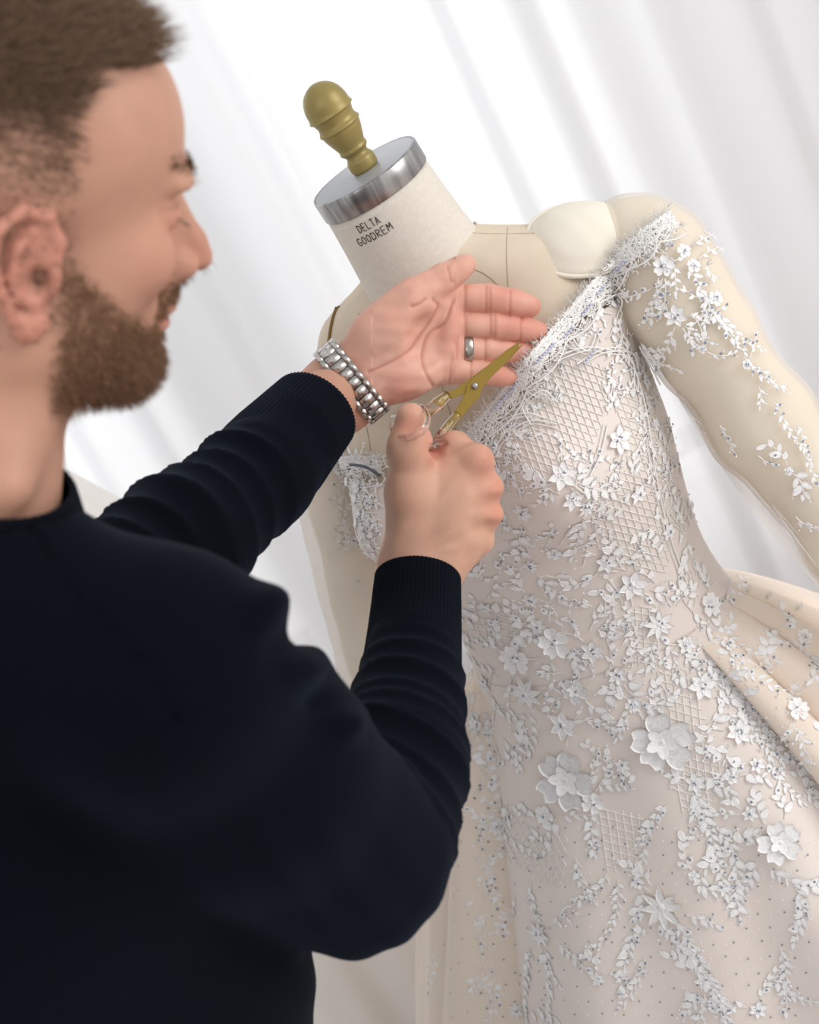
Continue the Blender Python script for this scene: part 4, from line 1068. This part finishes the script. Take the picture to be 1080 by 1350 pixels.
# leaves radiating from flowers
for x, y, R_, k in cents:
    big = y > 700
    for _ in range(3 if R_ > 14 else 2):
        a = rr.uniform(0, 6.28); sprig(x+math.cos(a)*R_, y+math.sin(a)*R_, a, rr.uniform(26, 60), rr.uniform(11, 17) if x < 1100 and y > 600 else 9, rr.uniform(-1.4, 1.4))
# dense garden over the bodice
for i in range(900):
    x, y = rr.uniform(595, 990), rr.uniform(430, 1010)
    if not inside(BOD, x, y) or not free(x, y, 8): continue
    if inside([(770, 640), (885, 640), (890, 750), (800, 750)], x, y) and rr.random() < .7: continue
    if inside([(680, 500), (790, 465), (800, 560), (770, 610), (690, 620)], x, y) and rr.random() < .85: continue
    sprig(x, y, rr.uniform(-2.6, -.5) if rr.random() < .6 else rr.uniform(0, 6.28), rr.uniform(24, 56), rr.uniform(10, 17) if y > 640 else rr.uniform(8, 12), rr.uniform(-1.2, 1.2), seqp=.25)
# trailing vines down the skirt, as in the picture
for x, y, a, L, s in [(845, 1190, 1.9, 120, 14), (870, 1210, 1.1, 170, 16), (890, 1215, .9, 150, 14), (915, 1040, 1.15, 150, 15), (945, 1090, .95, 130, 15), (1000, 1130, 1.9, 80, 16), (1010, 1140, .6, 90, 15), (700, 1250, 1.9, 100, 14), (720, 1250, 1.4, 110, 14), (735, 1240, .8, 60, 12),
   (655, 1000, 1.7, 90, 14), (640, 1040, 1.5, 120, 12), (670, 1060, 1.9, 80, 12), (700, 1160, 1.6, 80, 11), (760, 1130, 1.5, 70, 11), (800, 1150, 1.9, 70, 12), (815, 1160, 1.5, 100, 12), (880, 1060, 2.4, 70, 13), (860, 1080, 1.8, 90, 12), (1050, 1170, 1.0, 80, 14), (1030, 1250, 1.3, 90, 13),
   (900, 1300, .8, 70, 14), (930, 1310, 1.6, 60, 12), (1020, 1290, .7, 70, 12), (650, 1150, 1.5, 90, 10), (680, 1180, 1.6, 60, 10), (850, 1260, 1.7, 80, 12), (960, 940, .9, 60, 12), (840, 1020, 2.9, 40, 11), (830, 930, 1.9, 50, 12), (700, 985, 2.4, 50, 13), (660, 1290, 1.5, 60, 10), (1060, 1040, .9, 60, 12),
   (880, 400, 2.3, 40, 12), (890, 430, 1.8, 60, 12), (870, 455, 2.0, 50, 12), (905, 440, .9, 30, 9), (860, 380, 2.6, 40, 9), (905, 350, .9, 90, 11), (920, 380, .95, 110, 11), (940, 410, .9, 90, 10), (885, 340, 1.2, 50, 10), (980, 470, .9, 80, 9), (1020, 530, .9, 80, 9), (1050, 560, 1.0, 60, 8), (950, 560, 1.0, 44, 9), (1050, 680, .9, 40, 9), (1000, 600, .7, 30, 8), (1060, 600, 1.0, 40, 8), (1000, 510, 1.2, 30, 8),
   (900, 860, .9, 70, 12), (945, 820, .95, 100, 12), (960, 860, 1.0, 100, 12), (990, 930, 1.0, 90, 12), (1000, 830, .7, 60, 10), (1040, 900, 1.0, 70, 12), (1050, 960, 1.0, 80, 12), (930, 870, .9, 90, 12), (970, 930, 1.0, 90, 12), (1010, 1000, 1.0, 80, 11), (1040, 840, .6, 50, 10),
   (460, 640, .3, 36, 8), (470, 670, .8, 40, 9), (480, 690, .5, 24, 8), (455, 620, .1, 40, 7), (610, 960, 1.6, 60, 9), (575, 1250, 1.6, 60, 8), (445, 700, 1.2, 30, 6), (470, 760, 1.4, 30, 6)]:
    sprig(x, y, a, L, s, rr.uniform(-.7, .7), check=False)
# dense beaded strip down the left edge of the skirt
for i in range(60): sprig(rr.uniform(624, 655), rr.uniform(930, 1340), rr.uniform(1.2, 2.0), rr.uniform(16, 30), rr.uniform(6, 10), 0, check=False, seqp=.3)
for i in range(90): sprig(rr.uniform(442, 500), rr.uniform(606, 725), rr.uniform(0, 6.28), rr.uniform(12, 24), rr.uniform(6, 9), 0, seqp=.15)
for i in range(110):      # tangle of small leaves close under the neckline
    t = rr.random(); x, y = spline([0, .25, .5, .75, 1], np.array([(625, 575), (680, 505), (740, 435), (790, 375), (870, 300)]), [t])[0]; sprig(x+rr.uniform(4, 24), y+rr.uniform(4, 24), rr.uniform(0, 6.28), rr.uniform(12, 26), rr.uniform(5, 9), rr.uniform(-1, 1), seqp=.1)
for i in range(26):
    t = rr.random(); x = 850+60*t; y = 430+330*t**.9; x = np.interp(y, [430, 560, 650, 740], [850, 885, 900, 915]); sprig(x-rr.uniform(0, 26), y, rr.uniform(1, 2.2), rr.uniform(18, 36), rr.uniform(6, 11), 0, seqp=.12)
leaves.sort(key=lambda q: -q[0])
for L, fr_, k in leaves[:300]: place('lace_leaf', leaf_me[k], fr_)
for k in range(3):
    fs = [f_ for L, f_, kk in leaves[300:] if kk == k]
    if fs: stuff_mesh('small_leaves', LEAF[k], fs, M['lace_fine'])
mb = MB()
for pts, r in stems: mb.tube(pts, r, 4, False)
mb.obj('stems', M['cord'], gown, kind='stuff')

# ---- corded lattice patches
def lattice(poly, a1, a2, sp1, sp2, name='corded_lattice', r=.00058):
    mb = MB(); poly = np.array(poly, float); c = poly.mean(0); R_ = np.abs(poly-c).max()*1.5
    for ang, sp in ((a1, sp1), (a2, sp2)):
        d = np.array([math.cos(math.radians(ang)), math.sin(math.radians(ang))]); nn = np.array([-d[1], d[0]])
        for k in np.arange(-R_, R_, sp):
            run = []
            for s in np.arange(-R_, R_, 4.0):
                q = c+nn*(k+2.0*math.sin(s*.02))+d*s; p = None
                if inside(poly, q[0], q[1]): p, n_ = on(q[0], q[1], .0006)
                if p is None or (run and np.linalg.norm(p-run[-1]) > .012):
                    if len(run) > 2: mb.tube(run, r, 4, False)
                    run = []
                    if p is None: continue
                run.append(p)
            if len(run) > 2: mb.tube(run, r, 4, False)
    if mb.V: mb.obj(name, M['cord'], gown, kind='stuff')
lattice([(742, 470), (800, 478), (795, 560), (770, 625), (700, 640), (662, 600), (690, 555)], 68, 18, 8.5, 9.5)
lattice([(640, 600), (700, 610), (690, 660), (650, 650)], 80, 12, 9, 9)
lattice([(770, 635), (860, 610), (892, 680), (880, 755), (790, 750)], 70, 12, 9, 9.5)
lattice([(820, 800), (868, 795), (872, 880), (825, 880)], 84, 8, 9, 9)
lattice([(862, 885), (905, 880), (955, 1010), (930, 1060), (880, 1040)], 82, 14, 9.5, 11)
lattice([(648, 1080), (690, 1078), (715, 1100), (750, 1100), (745, 1175), (715, 1165), (650, 1125)], 62, -55, 8, 8)
lattice([(790, 1066), (852, 1070), (850, 1150), (796, 1150)], 80, 12, 10, 10)
lattice([(885, 1020), (950, 1010), (965, 1050), (900, 1075)], 78, 15, 9, 9)
lattice([(545, 1215), (600, 1190), (604, 1345), (545, 1345)], 60, -50, 7, 7, r=.0005)
lattice([(440, 630), (470, 612), (500, 680), (500, 735), (470, 705)], 70, 5, 9, 8)
lattice([(970, 800), (1010, 800), (1078, 880), (1078, 930), (1020, 880)], 75, 10, 9, 9)
lattice([(925, 860), (960, 850), (1010, 950), (1000, 985)], 80, 12, 9, 9)
lattice([(620, 800), (690, 790), (690, 840), (625, 850)], 75, 10, 9, 9)
lattice([(800, 490), (880, 560), (890, 640), (830, 620)], 68, 20, 9, 9)

# ---- neckline: scalloped cords, lilac bugles, eyelash fringe
NL = spline([0, 1, 2, 3, 4, 5, 6, 7, 8], np.array([(560, 640), (600, 592), (622, 566), (670, 506), (718, 446), (760, 396), (800, 350), (840, 312), (882, 282)], float), np.linspace(0, 8, 150))
NLL = spline([0, 1, 2, 3], np.array([(436, 612), (455, 603), (480, 603), (506, 610)], float), np.linspace(0, 3, 30))
def lift(p, x, y):      # the edge is held up by the fingertips behind it
    L = .028*math.exp(-((x-694)**2+(y-468)**2)/(2*34.0**2)); return p*(1-L/np.linalg.norm(p))
# dense ground of the lace border
rows_ = []; NLX = NL[::1]
def strip(LL, w0, w1, nr, seed):
    T = np.gradient(LL, axis=0); T /= np.linalg.norm(T, axis=1)[:, None]; N_ = np.stack([-T[:, 1], T[:, 0]], 1); V, Fc, rowsv = [], [], []
    r = np.random.default_rng(seed); k = len(LL)
    for j in range(nr):
        t = j/(nr-1); row = []
        for i in range(k):
            sc_ = w0+(w1-w0)*t+(3.5*abs(math.sin(i*.42)) if j == nr-1 else 0)+(2.0*r.random() if j == 0 else 0)
            q = LL[i]+N_[i]*sc_; p, n_ = on(q[0], q[1], .0016+.0012*r.random()+.0016*(j % 2))
            if p is None: p, n_ = (row[-1], None) if row else (P(q[0], q[1], 1.36), None)
            row.append(lift(p, q[0], q[1]))
        V += row
    return np.array(V), grid_faces(k, nr)
NLD = spline(np.arange(len(NL)), NL, np.linspace(8, len(NL)-1, 300))
V, Fc = strip(NLD, -2, 17, 12, 4); Fc = [f for i_, f in enumerate(Fc) if random.random() < .80]; lb = mesh_obj('lace_border', V, Fc, M['lace_fine'], gown); lb.modifiers.new('thick', 'SOLIDIFY').thickness = .0010
NLL2 = spline(np.arange(len(NLL)), NLL, np.linspace(0, len(NLL)-1, 80))
V, Fc = strip(NLL2, -2, 14, 8, 5); Fc = [f for i_, f in enumerate(Fc) if random.random() < .8]; lb = mesh_obj('lace_border', V, Fc, M['lace_fine'], gown); lb.modifiers.new('thick', 'SOLIDIFY').thickness = .0010
mb = MB()
def path(q, off=.0012):
    out = []; off0 = off
    for x, y in q:
        p, n_ = on(x, y, off0)
        if p is not None: p = lift(p, x, y)
        if p is None or (out and np.linalg.norm(p-out[-1]) > .02): continue
        out.append(p)
    return out
def offs(L, d, w=0, f=0):
    T = np.gradient(L, axis=0); T /= np.linalg.norm(T, axis=1)[:, None]; N_ = np.stack([-T[:, 1], T[:, 0]], 1); s = np.arange(len(L)); return L+N_*(d+w*np.abs(np.sin(s*f)))[:, None]
for d, w, f_, r in ((2, 0, 0, .0008), (5, 6, .33, .0007), (10, 9, .22, .0008), (16, 5, .5, .0006), (24, 10, .16, .0009), (-2, 3, .6, .0005), (7, -5, .9, .0005), (18, 8, .28, .0006), (12, -7, .4, .0006)):
    for LL in (NL, NLL):
        p = path(offs(LL, d, w, f_), .0030+r)
        if len(p) > 3: mb.tube(p, r, 5, False)
for i in range(800):
    LL = NL if rr.random() < .86 else NLL; k = rr.randrange(4, len(LL)-4); q = offs(LL, 0)[k]; a = rr.uniform(0, 6.28); run = [(q[0]+rr.uniform(-2, 24), q[1]+rr.uniform(-2, 24))]
    for _ in range(4): a += rr.uniform(-1.3, 1.3); run.append((run[-1][0]+3.2*math.cos(a), run[-1][1]+3.2*math.sin(a)))
    p = path(run, .0042)
    if len(p) > 2: mb.tube(p, rr.uniform(.0003, .0006), 4, False)
# scrolling cords framing the cups
for S_ in ([(650, 600), (665, 575), (700, 555), (735, 560)], [(760, 480), (790, 462), (820, 460), (832, 480)], [(700, 560), (690, 535), (715, 515), (735, 530)], [(770, 400), (800, 385), (822, 395), (815, 430), (828, 455)], [(750, 420), (757, 450), (775, 462), (785, 440)],
           [(640, 590), (655, 560), (690, 545), (720, 552)], [(735, 470), (770, 458), (805, 462), (835, 470), (840, 520)], [(830, 470), (850, 540), (862, 620), (880, 700), (905, 770)], [(845, 455), (878, 520), (893, 600), (905, 680), (925, 750)], [(700, 640), (740, 632), (770, 650)], [(800, 560), (790, 600), (770, 640)]):
    q = spline(np.arange(len(S_)), np.array(S_, float), np.linspace(0, len(S_)-1, 26))
    for d in (0, 5): 
        p = path(offs(q, d), .0018)
        if len(p) > 3: mb.tube(p, .0006 if d else .0009, 5, False)
mb.obj('corded_edging', M['cord'], gown, kind='stuff')
mb = MB()
def fringe(q, dx, dy, n, L0):
    for i in range(n):
        k = rr.randrange(len(q)); x, y = q[k]; p, n_ = on(x, y, .0015)
        if p is None: continue
        p = lift(p, x, y)
        d = nrm(np.array([dx+rr.uniform(-.6, .6), -dy+rr.uniform(-.6, .6), 0])+n_*rr.uniform(.2, 1.0)); L = L0*rr.uniform(.4, 1.3); c = nrm(np.array([rr.uniform(-1, 1) for _ in range(3)]))
        pts = [p+d*L*t+c*L*.28*math.sin(t*math.pi*rr.uniform(.9, 1.2)) for t in (0, .33, .66, 1)]; mb.tube(pts, [.00022, .0002, .00018, .0001], 3, False)
fringe(NL, -.6, -.75, 820, .011); fringe(NLL, .1, -1, 90, .008)
fringe(np.array([(880, 275), (895, 300), (910, 325), (930, 350)]), .7, -.7, 60, .007)
fringe(np.array([(935, 772), (955, 775), (985, 782), (1010, 790), (1050, 805)]), .3, -.9, 90, .010); fringe(np.array([(612, 920), (605, 1000)]), -1, 0, 20, .005)
mb.obj('eyelash_fringe', M['cord'], gown, kind='stuff')
mb = MB()
for a, b in (((648, 533), (668, 510)), ((700, 474), (724, 446)), ((757, 412), (770, 394)), ((776, 384), (786, 372)), ((806, 352), (822, 336)), ((668, 512), (676, 498)), ((735, 440), (748, 424)), ((760, 475), (775, 455))):
    n = int(math.hypot(b[0]-a[0], b[1]-a[1])/4.5)
    for i in range(n):
        t = (i+.5)/n; p = path([(a[0]+(b[0]-a[0])*t-1.7+7, a[1]+(b[1]-a[1])*t+7), (a[0]+(b[0]-a[0])*t+1.9+7, a[1]+(b[1]-a[1])*t-2+7)], .0060)
        if len(p) == 2: mb.tube(p, .0011, 6)
mb.obj('bugle_beads', M['bugle'], gown, kind='stuff')
# ---- sequins and crystals
def torus(R_, r, n=9, m=5):
    V = [((R_+r*math.cos(j/m*6.283))*math.cos(i/n*6.283), (R_+r*math.cos(j/m*6.283))*math.sin(i/n*6.283), r*math.sin(j/m*6.283)+r) for i in range(n) for j in range(m)]
    Fc = [(i*m+j, ((i+1) % n)*m+j, ((i+1) % n)*m+(j+1) % m, i*m+(j+1) % m) for i in range(n) for j in range(m)]; return np.array(V), Fc
bmx = bmesh.new(); bmesh.ops.create_icosphere(bmx, subdivisions=1, radius=1); ICO = (np.array([v.co[:] for v in bmx.verts]), [tuple(v.index for v in f.verts) for f in bmx.faces]); bmx.free()
for x, y, R_, k in cents:
    for _ in range(3 if R_ > 12 else 2): a = rr.uniform(0, 6.28); seq.append((x+math.cos(a)*R_*.16, y+math.sin(a)*R_*.16, 1.0))
    for _ in range(6): a = rr.uniform(0, 6.28); beads.append((x+math.cos(a)*R_*.25, y+math.sin(a)*R_*.25, 1.0))
SKP = [(640, 1100), (760, 1080), (900, 1060), (1075, 1100), (1080, 1350), (645, 1350)]
dots = []
for j, y in enumerate(np.arange(1090, 1350, 19)):
    for x in np.arange(650+(j % 2)*16, 1080, 32):
        if inside(SKP, x, y): dots.append((x+rr.uniform(-3, 3), y+rr.uniform(-3, 3), .85))
for j, y in enumerate(np.arange(980, 1350, 32)): dots += [(612+rr.uniform(-8, 8), y, .62), (592+rr.uniform(-8, 8), y+200, .6)]
for i in range(60): 
    x, y = rr.uniform(640, 900), rr.uniform(700, 1000); beads.append((x, y, rr.uniform(.8, 1.2)))
for i in range(120): beads.append((rr.uniform(626, 650), rr.uniform(930, 1345), rr.uniform(.7, 1.2)))
for i in range(90): x = rr.uniform(900, 1075); beads.append((x, x*.95-20+rr.uniform(-60, 60), rr.uniform(.6, 1.1)))
def frames(L, r, off):
    out = []
    for x, y, s in L:
        p, n_ = on(x, y, off)
        if p is not None: out.append(frame(p, nrm(n_+np.array([rr.uniform(-.3, .3) for _ in range(3)])), rr.uniform(0, 6.28), r*s))
    return out
stuff_mesh('sequins', torus(.62, .38), frames([q for i_, q in enumerate(seq) if i_ % 5 < 3]+dots, .00135, .0022), M['sequin'])
stuff_mesh('crystal_beads', ICO, frames(beads, .0011, .0026), M['crystal'])
stuff_mesh('pale_dots', ICO, frames([(x+16, y+2, .8) for x, y, s in dots], .0010, .0003), M['lace'])
# ---- sheer sleeves
sl = [(a, b+3, c, r+3) for a, b, c, r in ARM_A]
va, qa = ARM_SURF; na_ = vnormals(va, qa); mesh_obj('tulle_sleeve', va+na_*(.0042+.0008*noise3(va, 14, 31))[:, None], qa, M['tulle'], gown)
a0 = spline(np.arange(5), np.array([(872, 470), (905, 525), (950, 590), (1010, 668), (1090, 765)], float), np.linspace(0, 4, 40)); a1 = spline(np.arange(5), np.array([(884, 488), (898, 530), (935, 592), (1000, 682), (1080, 775)], float), np.linspace(0, 4, 40))
for t_, o_ in ((0, 0), (1, 0)): pass
V = np.array([P(*(a0[i]*(1-t)+a1[i]*t), 1.385+.004*math.sin(i*.5+t*4)-.02*t) for t in np.linspace(0, 1, 6) for i in range(40)]); mesh_obj('sleeve_seam_allowance', V, grid_faces(40, 6), M['tulle'], gown)
V, Fc = arm_mesh([(x-2, y+4, d+.002, r+11) for x, y, d, r in ARM_B], wr=.0015, seed=23); mesh_obj('tulle_sleeve', V, Fc[:-2], M['tulle'], gown)
mb = MB()      # loose seam threads of the sleeve's underside
for S_ in ([(882, 490), (900, 520), (930, 560), (975, 602), (1020, 665), (1078, 735)], [(885, 500), (905, 540), (960, 590), (1000, 640), (1050, 710), (1080, 750)]):
    q = spline(np.arange(6), np.array(S_, float), np.linspace(0, 5, 30)); mb.tube([P(x, y, 1.372) for x, y in q], .0006, 5)
mb.obj('sleeve_seam', M['cord'], gown, kind='stuff')
# grey cord laid on the viewer-left cup
q = spline([0, 1, 2], np.array([(466, 612), (486, 616), (505, 628)], float), np.linspace(0, 2, 12)); V, Fc = tube(path(q, .004), .0016, 8); o = mesh_obj('strap_cord', V, Fc, M['grey_cord'], gown); o['label'] = 'short grey cord sewn to the left cup'
print('LEAVES', len(leaves), 'STEMS', len(stems), 'SEQ', len(seq), 'BEADS', len(beads))
# ------------------------------------------------------------------ scissors
sc_root = empty('scissors', wpt(P(626, 509, 1.264)), 'small gold embroidery scissors with clear handles in the man\'s right hand', 'scissors')
def blade(name, outline, d0, d1, th, x0, x1, m):
    """flat blade traced by its outline, its depth running from d0 (at pixel x0) to d1 (at x1)"""
    o = np.array(outline, float); n = len(o); V = []
    for s in (-1, 1):
        for x, y in o: V.append(P(x, y, d0+(d1-d0)*(x-x0)/(x1-x0)+s*th/2))
    Fc = [tuple(range(n-1, -1, -1)), tuple(range(n, 2*n))]+[(i, (i+1) % n, n+(i+1) % n, n+i) for i in range(n)]
    ob = mesh_obj(name, V, Fc, m, sc_root, smooth=False); b = ob.modifiers.new('edge', 'BEVEL'); b.width = .0004; b.segments = 2; b.limit_method = 'ANGLE'; return ob
blade('blade', [(687, 449), (681, 462), (664, 482), (648, 497), (636, 512), (632, 524), (621, 535), (604, 557), (590, 575), (580, 570), (596, 548), (609, 527), (614, 517), (616, 507), (628, 494), (650, 476), (670, 460)], 1.262, 1.266, .0016, 580, 687, M['gold'])
blade('blade', [(690, 454), (676, 470), (655, 490), (640, 503), (628, 520), (612, 520), (594, 526), (583, 541), (572, 536), (580, 521), (600, 513), (616, 502), (640, 484), (664, 466)], 1.2645, 1.2685, .0016, 572, 690, M['gold'])
blade('shank_end', [(590, 571), (586, 582), (576, 583), (574, 574), (580, 565)], 1.2605, 1.2605, .0018, 574, 590, M['copper'])
V, Fc = lathe(P(626, 509, 1.2625), np.array([0, 0, 1.0]), np.array([1.0, 0, 0]), np.array([0, 1.0, 0]), [(-.008, .0020), (.002, .0022), (.0026, .0030), (.0038, .0026), (.0044, .0012)], 24); mesh_obj('pivot_screw', V, Fc, M['steel'], sc_root)
def loopy(name, cx, cy, rx, ry, rot, d0, tilt, r):
    a = np.linspace(0, 2*math.pi, 48, endpoint=False); x = np.cos(a)*rx; y = np.sin(a)*ry; c, s = math.cos(rot), math.sin(rot)
    pts = [P(cx+c*u-s*v, cy+s*u+c*v, d0+tilt*v/ry+tilt*.3*u/rx) for u, v in zip(x, y)]
    V, Fc = tube(pts, r, 12, False, closed=True); return mesh_obj(name, V, Fc, M['clear'], sc_root)
h1 = loopy('handle_loop', 541, 556, 25, 20, -.5, 1.212, -.022, .0027)
h2 = loopy('handle_loop', 575, 606, 26, 19, -.9, 1.235, .018, .0028)
for pts, r in (([(591, 520, 1.2635), (577, 532, 1.255), (564, 543, 1.236), (553, 551, 1.215)], [.0042, .0060, .0058, .003]), ([(604, 545, 1.261), (592, 560, 1.2575), (580, 576, 1.250), (572, 588, 1.240)], [.0035, .0045, .0046, .003])):
    q = spline(np.arange(4), np.array(pts), np.linspace(0, 3, 18)); V, Fc = tube([P(*v) for v in q], np.interp(np.linspace(0, 3, 18), np.arange(4), r), 12, True, .55); mesh_obj('handle_shank', V, Fc, M['clear'], sc_root)

# ------------------------------------------------------------------ wedding band on the ring finger
a_ = nrm(P(640, 460, HD+.008)-P(596, 460, HD+.004)); b_ = nrm(np.cross(a_, [0, 0, 1.0])); c_ = np.cross(a_, b_)
rw = .0118
rc_ = P(616, 460, HD+.0055)
V, Fc = lathe(rc_-a_*.0044, a_, b_, c_, [(0, rw), (.0004, rw+.0012), (.0015, rw+.0018), (.0073, rw+.0018), (.0084, rw+.0012), (.0088, rw), (.0088, rw-.0006), (0, rw-.0006)], 72, cap0=False, cap1=False)
tag(mesh_obj('ring', V, Fc, M['ring'], None), 'plain brushed silver ring on a finger of the open hand', 'ring')

# ------------------------------------------------------------------ wrist watch: bracelet links around the left wrist
wc = P(464, 503, HD-.006); wa = nrm(P(492, 478, HD-.004)-P(430, 530, HD-.002)); wu = nrm(np.array([.60, -.80, 0])-wa*np.dot(wa, [.60, -.80, 0])); ww = np.cross(wa, wu)
if ww[2] < 0: ww = -ww
watch = empty('wristwatch', wpt(wc-ww*.03), 'silver metal bracelet watch on the wrist above the open palm', 'watch')
RA, RB = .0400, .0285; NLK = 22
ang = np.linspace(0, 2*math.pi, 721); per = np.cumsum(np.r_[0, np.hypot(np.diff(RA*np.cos(ang)), np.diff(RB*np.sin(ang)))]); tt = np.interp(np.linspace(0, per[-1], NLK, endpoint=False), per, ang); step = per[-1]/NLK
def link_box(cx, w, l, th, bev=.0007):
    bm = bmesh.new(); bmesh.ops.create_cube(bm, size=1)
    for v in bm.verts: v.co = Vector((v.co.x*w+cx, v.co.y*l, v.co.z*th))
    bmesh.ops.bevel(bm, geom=bm.edges[:], offset=bev, segments=2, affect='EDGES'); V = np.array([v.co[:] for v in bm.verts]); Fc = [tuple(v.index for v in f.verts) for f in bm.faces]; bm.free(); return V, Fc
BW = .0225
pieces = {'centre': link_box(0, BW*.57, step*.90, .0038, .0004), 'a': link_box(BW*.41, BW*.22, step*.97, .0032, .0004), 'b': link_box(-BW*.41, BW*.22, step*.97, .0032, .0004), 'pin': link_box(0, BW*.8, step*1.05, .0016, .0002)}
wme = {}
for k, T in pieces.items(): wme[k] = tmesh('link_piece', T, M['watch_dark'] if k == 'pin' else M['watch'])
wl = np.array(abs_loc(watch))
for i, t in enumerate(tt):
    out = nrm(math.cos(t)/RA*wu+math.sin(t)/RB*ww); tan = np.cross(out, wa); p = wc+wu*RA*math.cos(t)+ww*RB*math.sin(t)
    if math.sin(t) < -.80: continue
    A = np.array([wa, -tan if False else tan, out]).T; A[:, 1] = np.cross(out, wa); 
    if np.linalg.det(A) < 0: A[:, 1] *= -1
    lk = place('bracelet_link', wme['centre'], (A, p), watch)
    for k, sh in (('a', step*.12), ('b', step*.12), ('pin', step*.5)):
        q = p+A[:, 1]*sh-(out*.0008 if k == 'pin' else 0)
        o = bpy.data.objects.new('side_link' if k != 'pin' else 'link_pin', wme[k]); COL.objects.link(o); o.parent = lk
        Rw = R_CW @ A; loc = np.linalg.inv(Rw) @ (wpt(q)-wpt(p)); o.matrix_basis = Matrix.Translation(Vector(loc))
bk = wc-ww*(RB+.002)
V, Fc = lathe(bk+ww*.003, -ww, wa, wu, [(0, .0195), (.002, .0205), (.008, .0205), (.0095, .0190), (.0100, .0175)], 56); case = mesh_obj('watch_case', V, Fc, M['watch'], watch)
V, Fc = lathe(bk+ww*.003, -ww, wa, wu, [(.0099, .0172), (.0103, .0170)], 48); mesh_obj('dial', V, Fc, M['dial'], watch)
V, Fc = lathe(bk-ww*.002+wa*.0200, wa, wu, ww, [(0, .003), (.0035, .003), (.0042, .0022)], 16); mesh_obj('crown', V, Fc, M['watch'], watch)

# ------------------------------------------------------------------ a second white gown standing blurred behind the man
g2 = P(-40, 560, 2.3); g2w = wpt(g2); 
V = []; n2, m2 = 160, 60
for j in range(m2):
    t = j/(m2-1); z = 1.22*(1-t)+.01; r = (.10+.05*min(t*6, 1)+.26*t**.8); a = np.linspace(0, 2*math.pi, n2, endpoint=False)
    rr_ = r*(1+.05*np.sin(14*a+2*t)*min(1, t*3)+.02*np.sin(29*a)); V.append(np.stack([g2w[0]+.0+rr_*np.cos(a), 2.18+rr_*.62*np.sin(a), np.full(n2, z)], -1))
g2e = empty('white_gown', [g2w[0], 2.18, 0], 'plain white full-skirted gown standing blurred behind the man\'s chin and far sleeve', 'dress')
mesh_obj('skirt', np.concatenate(V), np.array(grid_faces(n2, m2, True)), M['white_cloth'], g2e, world_space=True)
V = []
for j in range(24):
    t = j/23; z = 1.20+.36*t; r = .105+.035*math.sin(t*2.6)+.02*t; a = np.linspace(0, 2*math.pi, 48, endpoint=False); V.append(np.stack([g2w[0]+r*1.2*np.cos(a), 2.18+r*.85*np.sin(a), np.full(48, z)], -1))
fcs = grid_faces(48, 24, True); fcs.append(tuple(23*48+j for j in range(48))); mesh_obj('bodice', np.concatenate(V), fcs, M['white_cloth'], g2e, world_space=True)
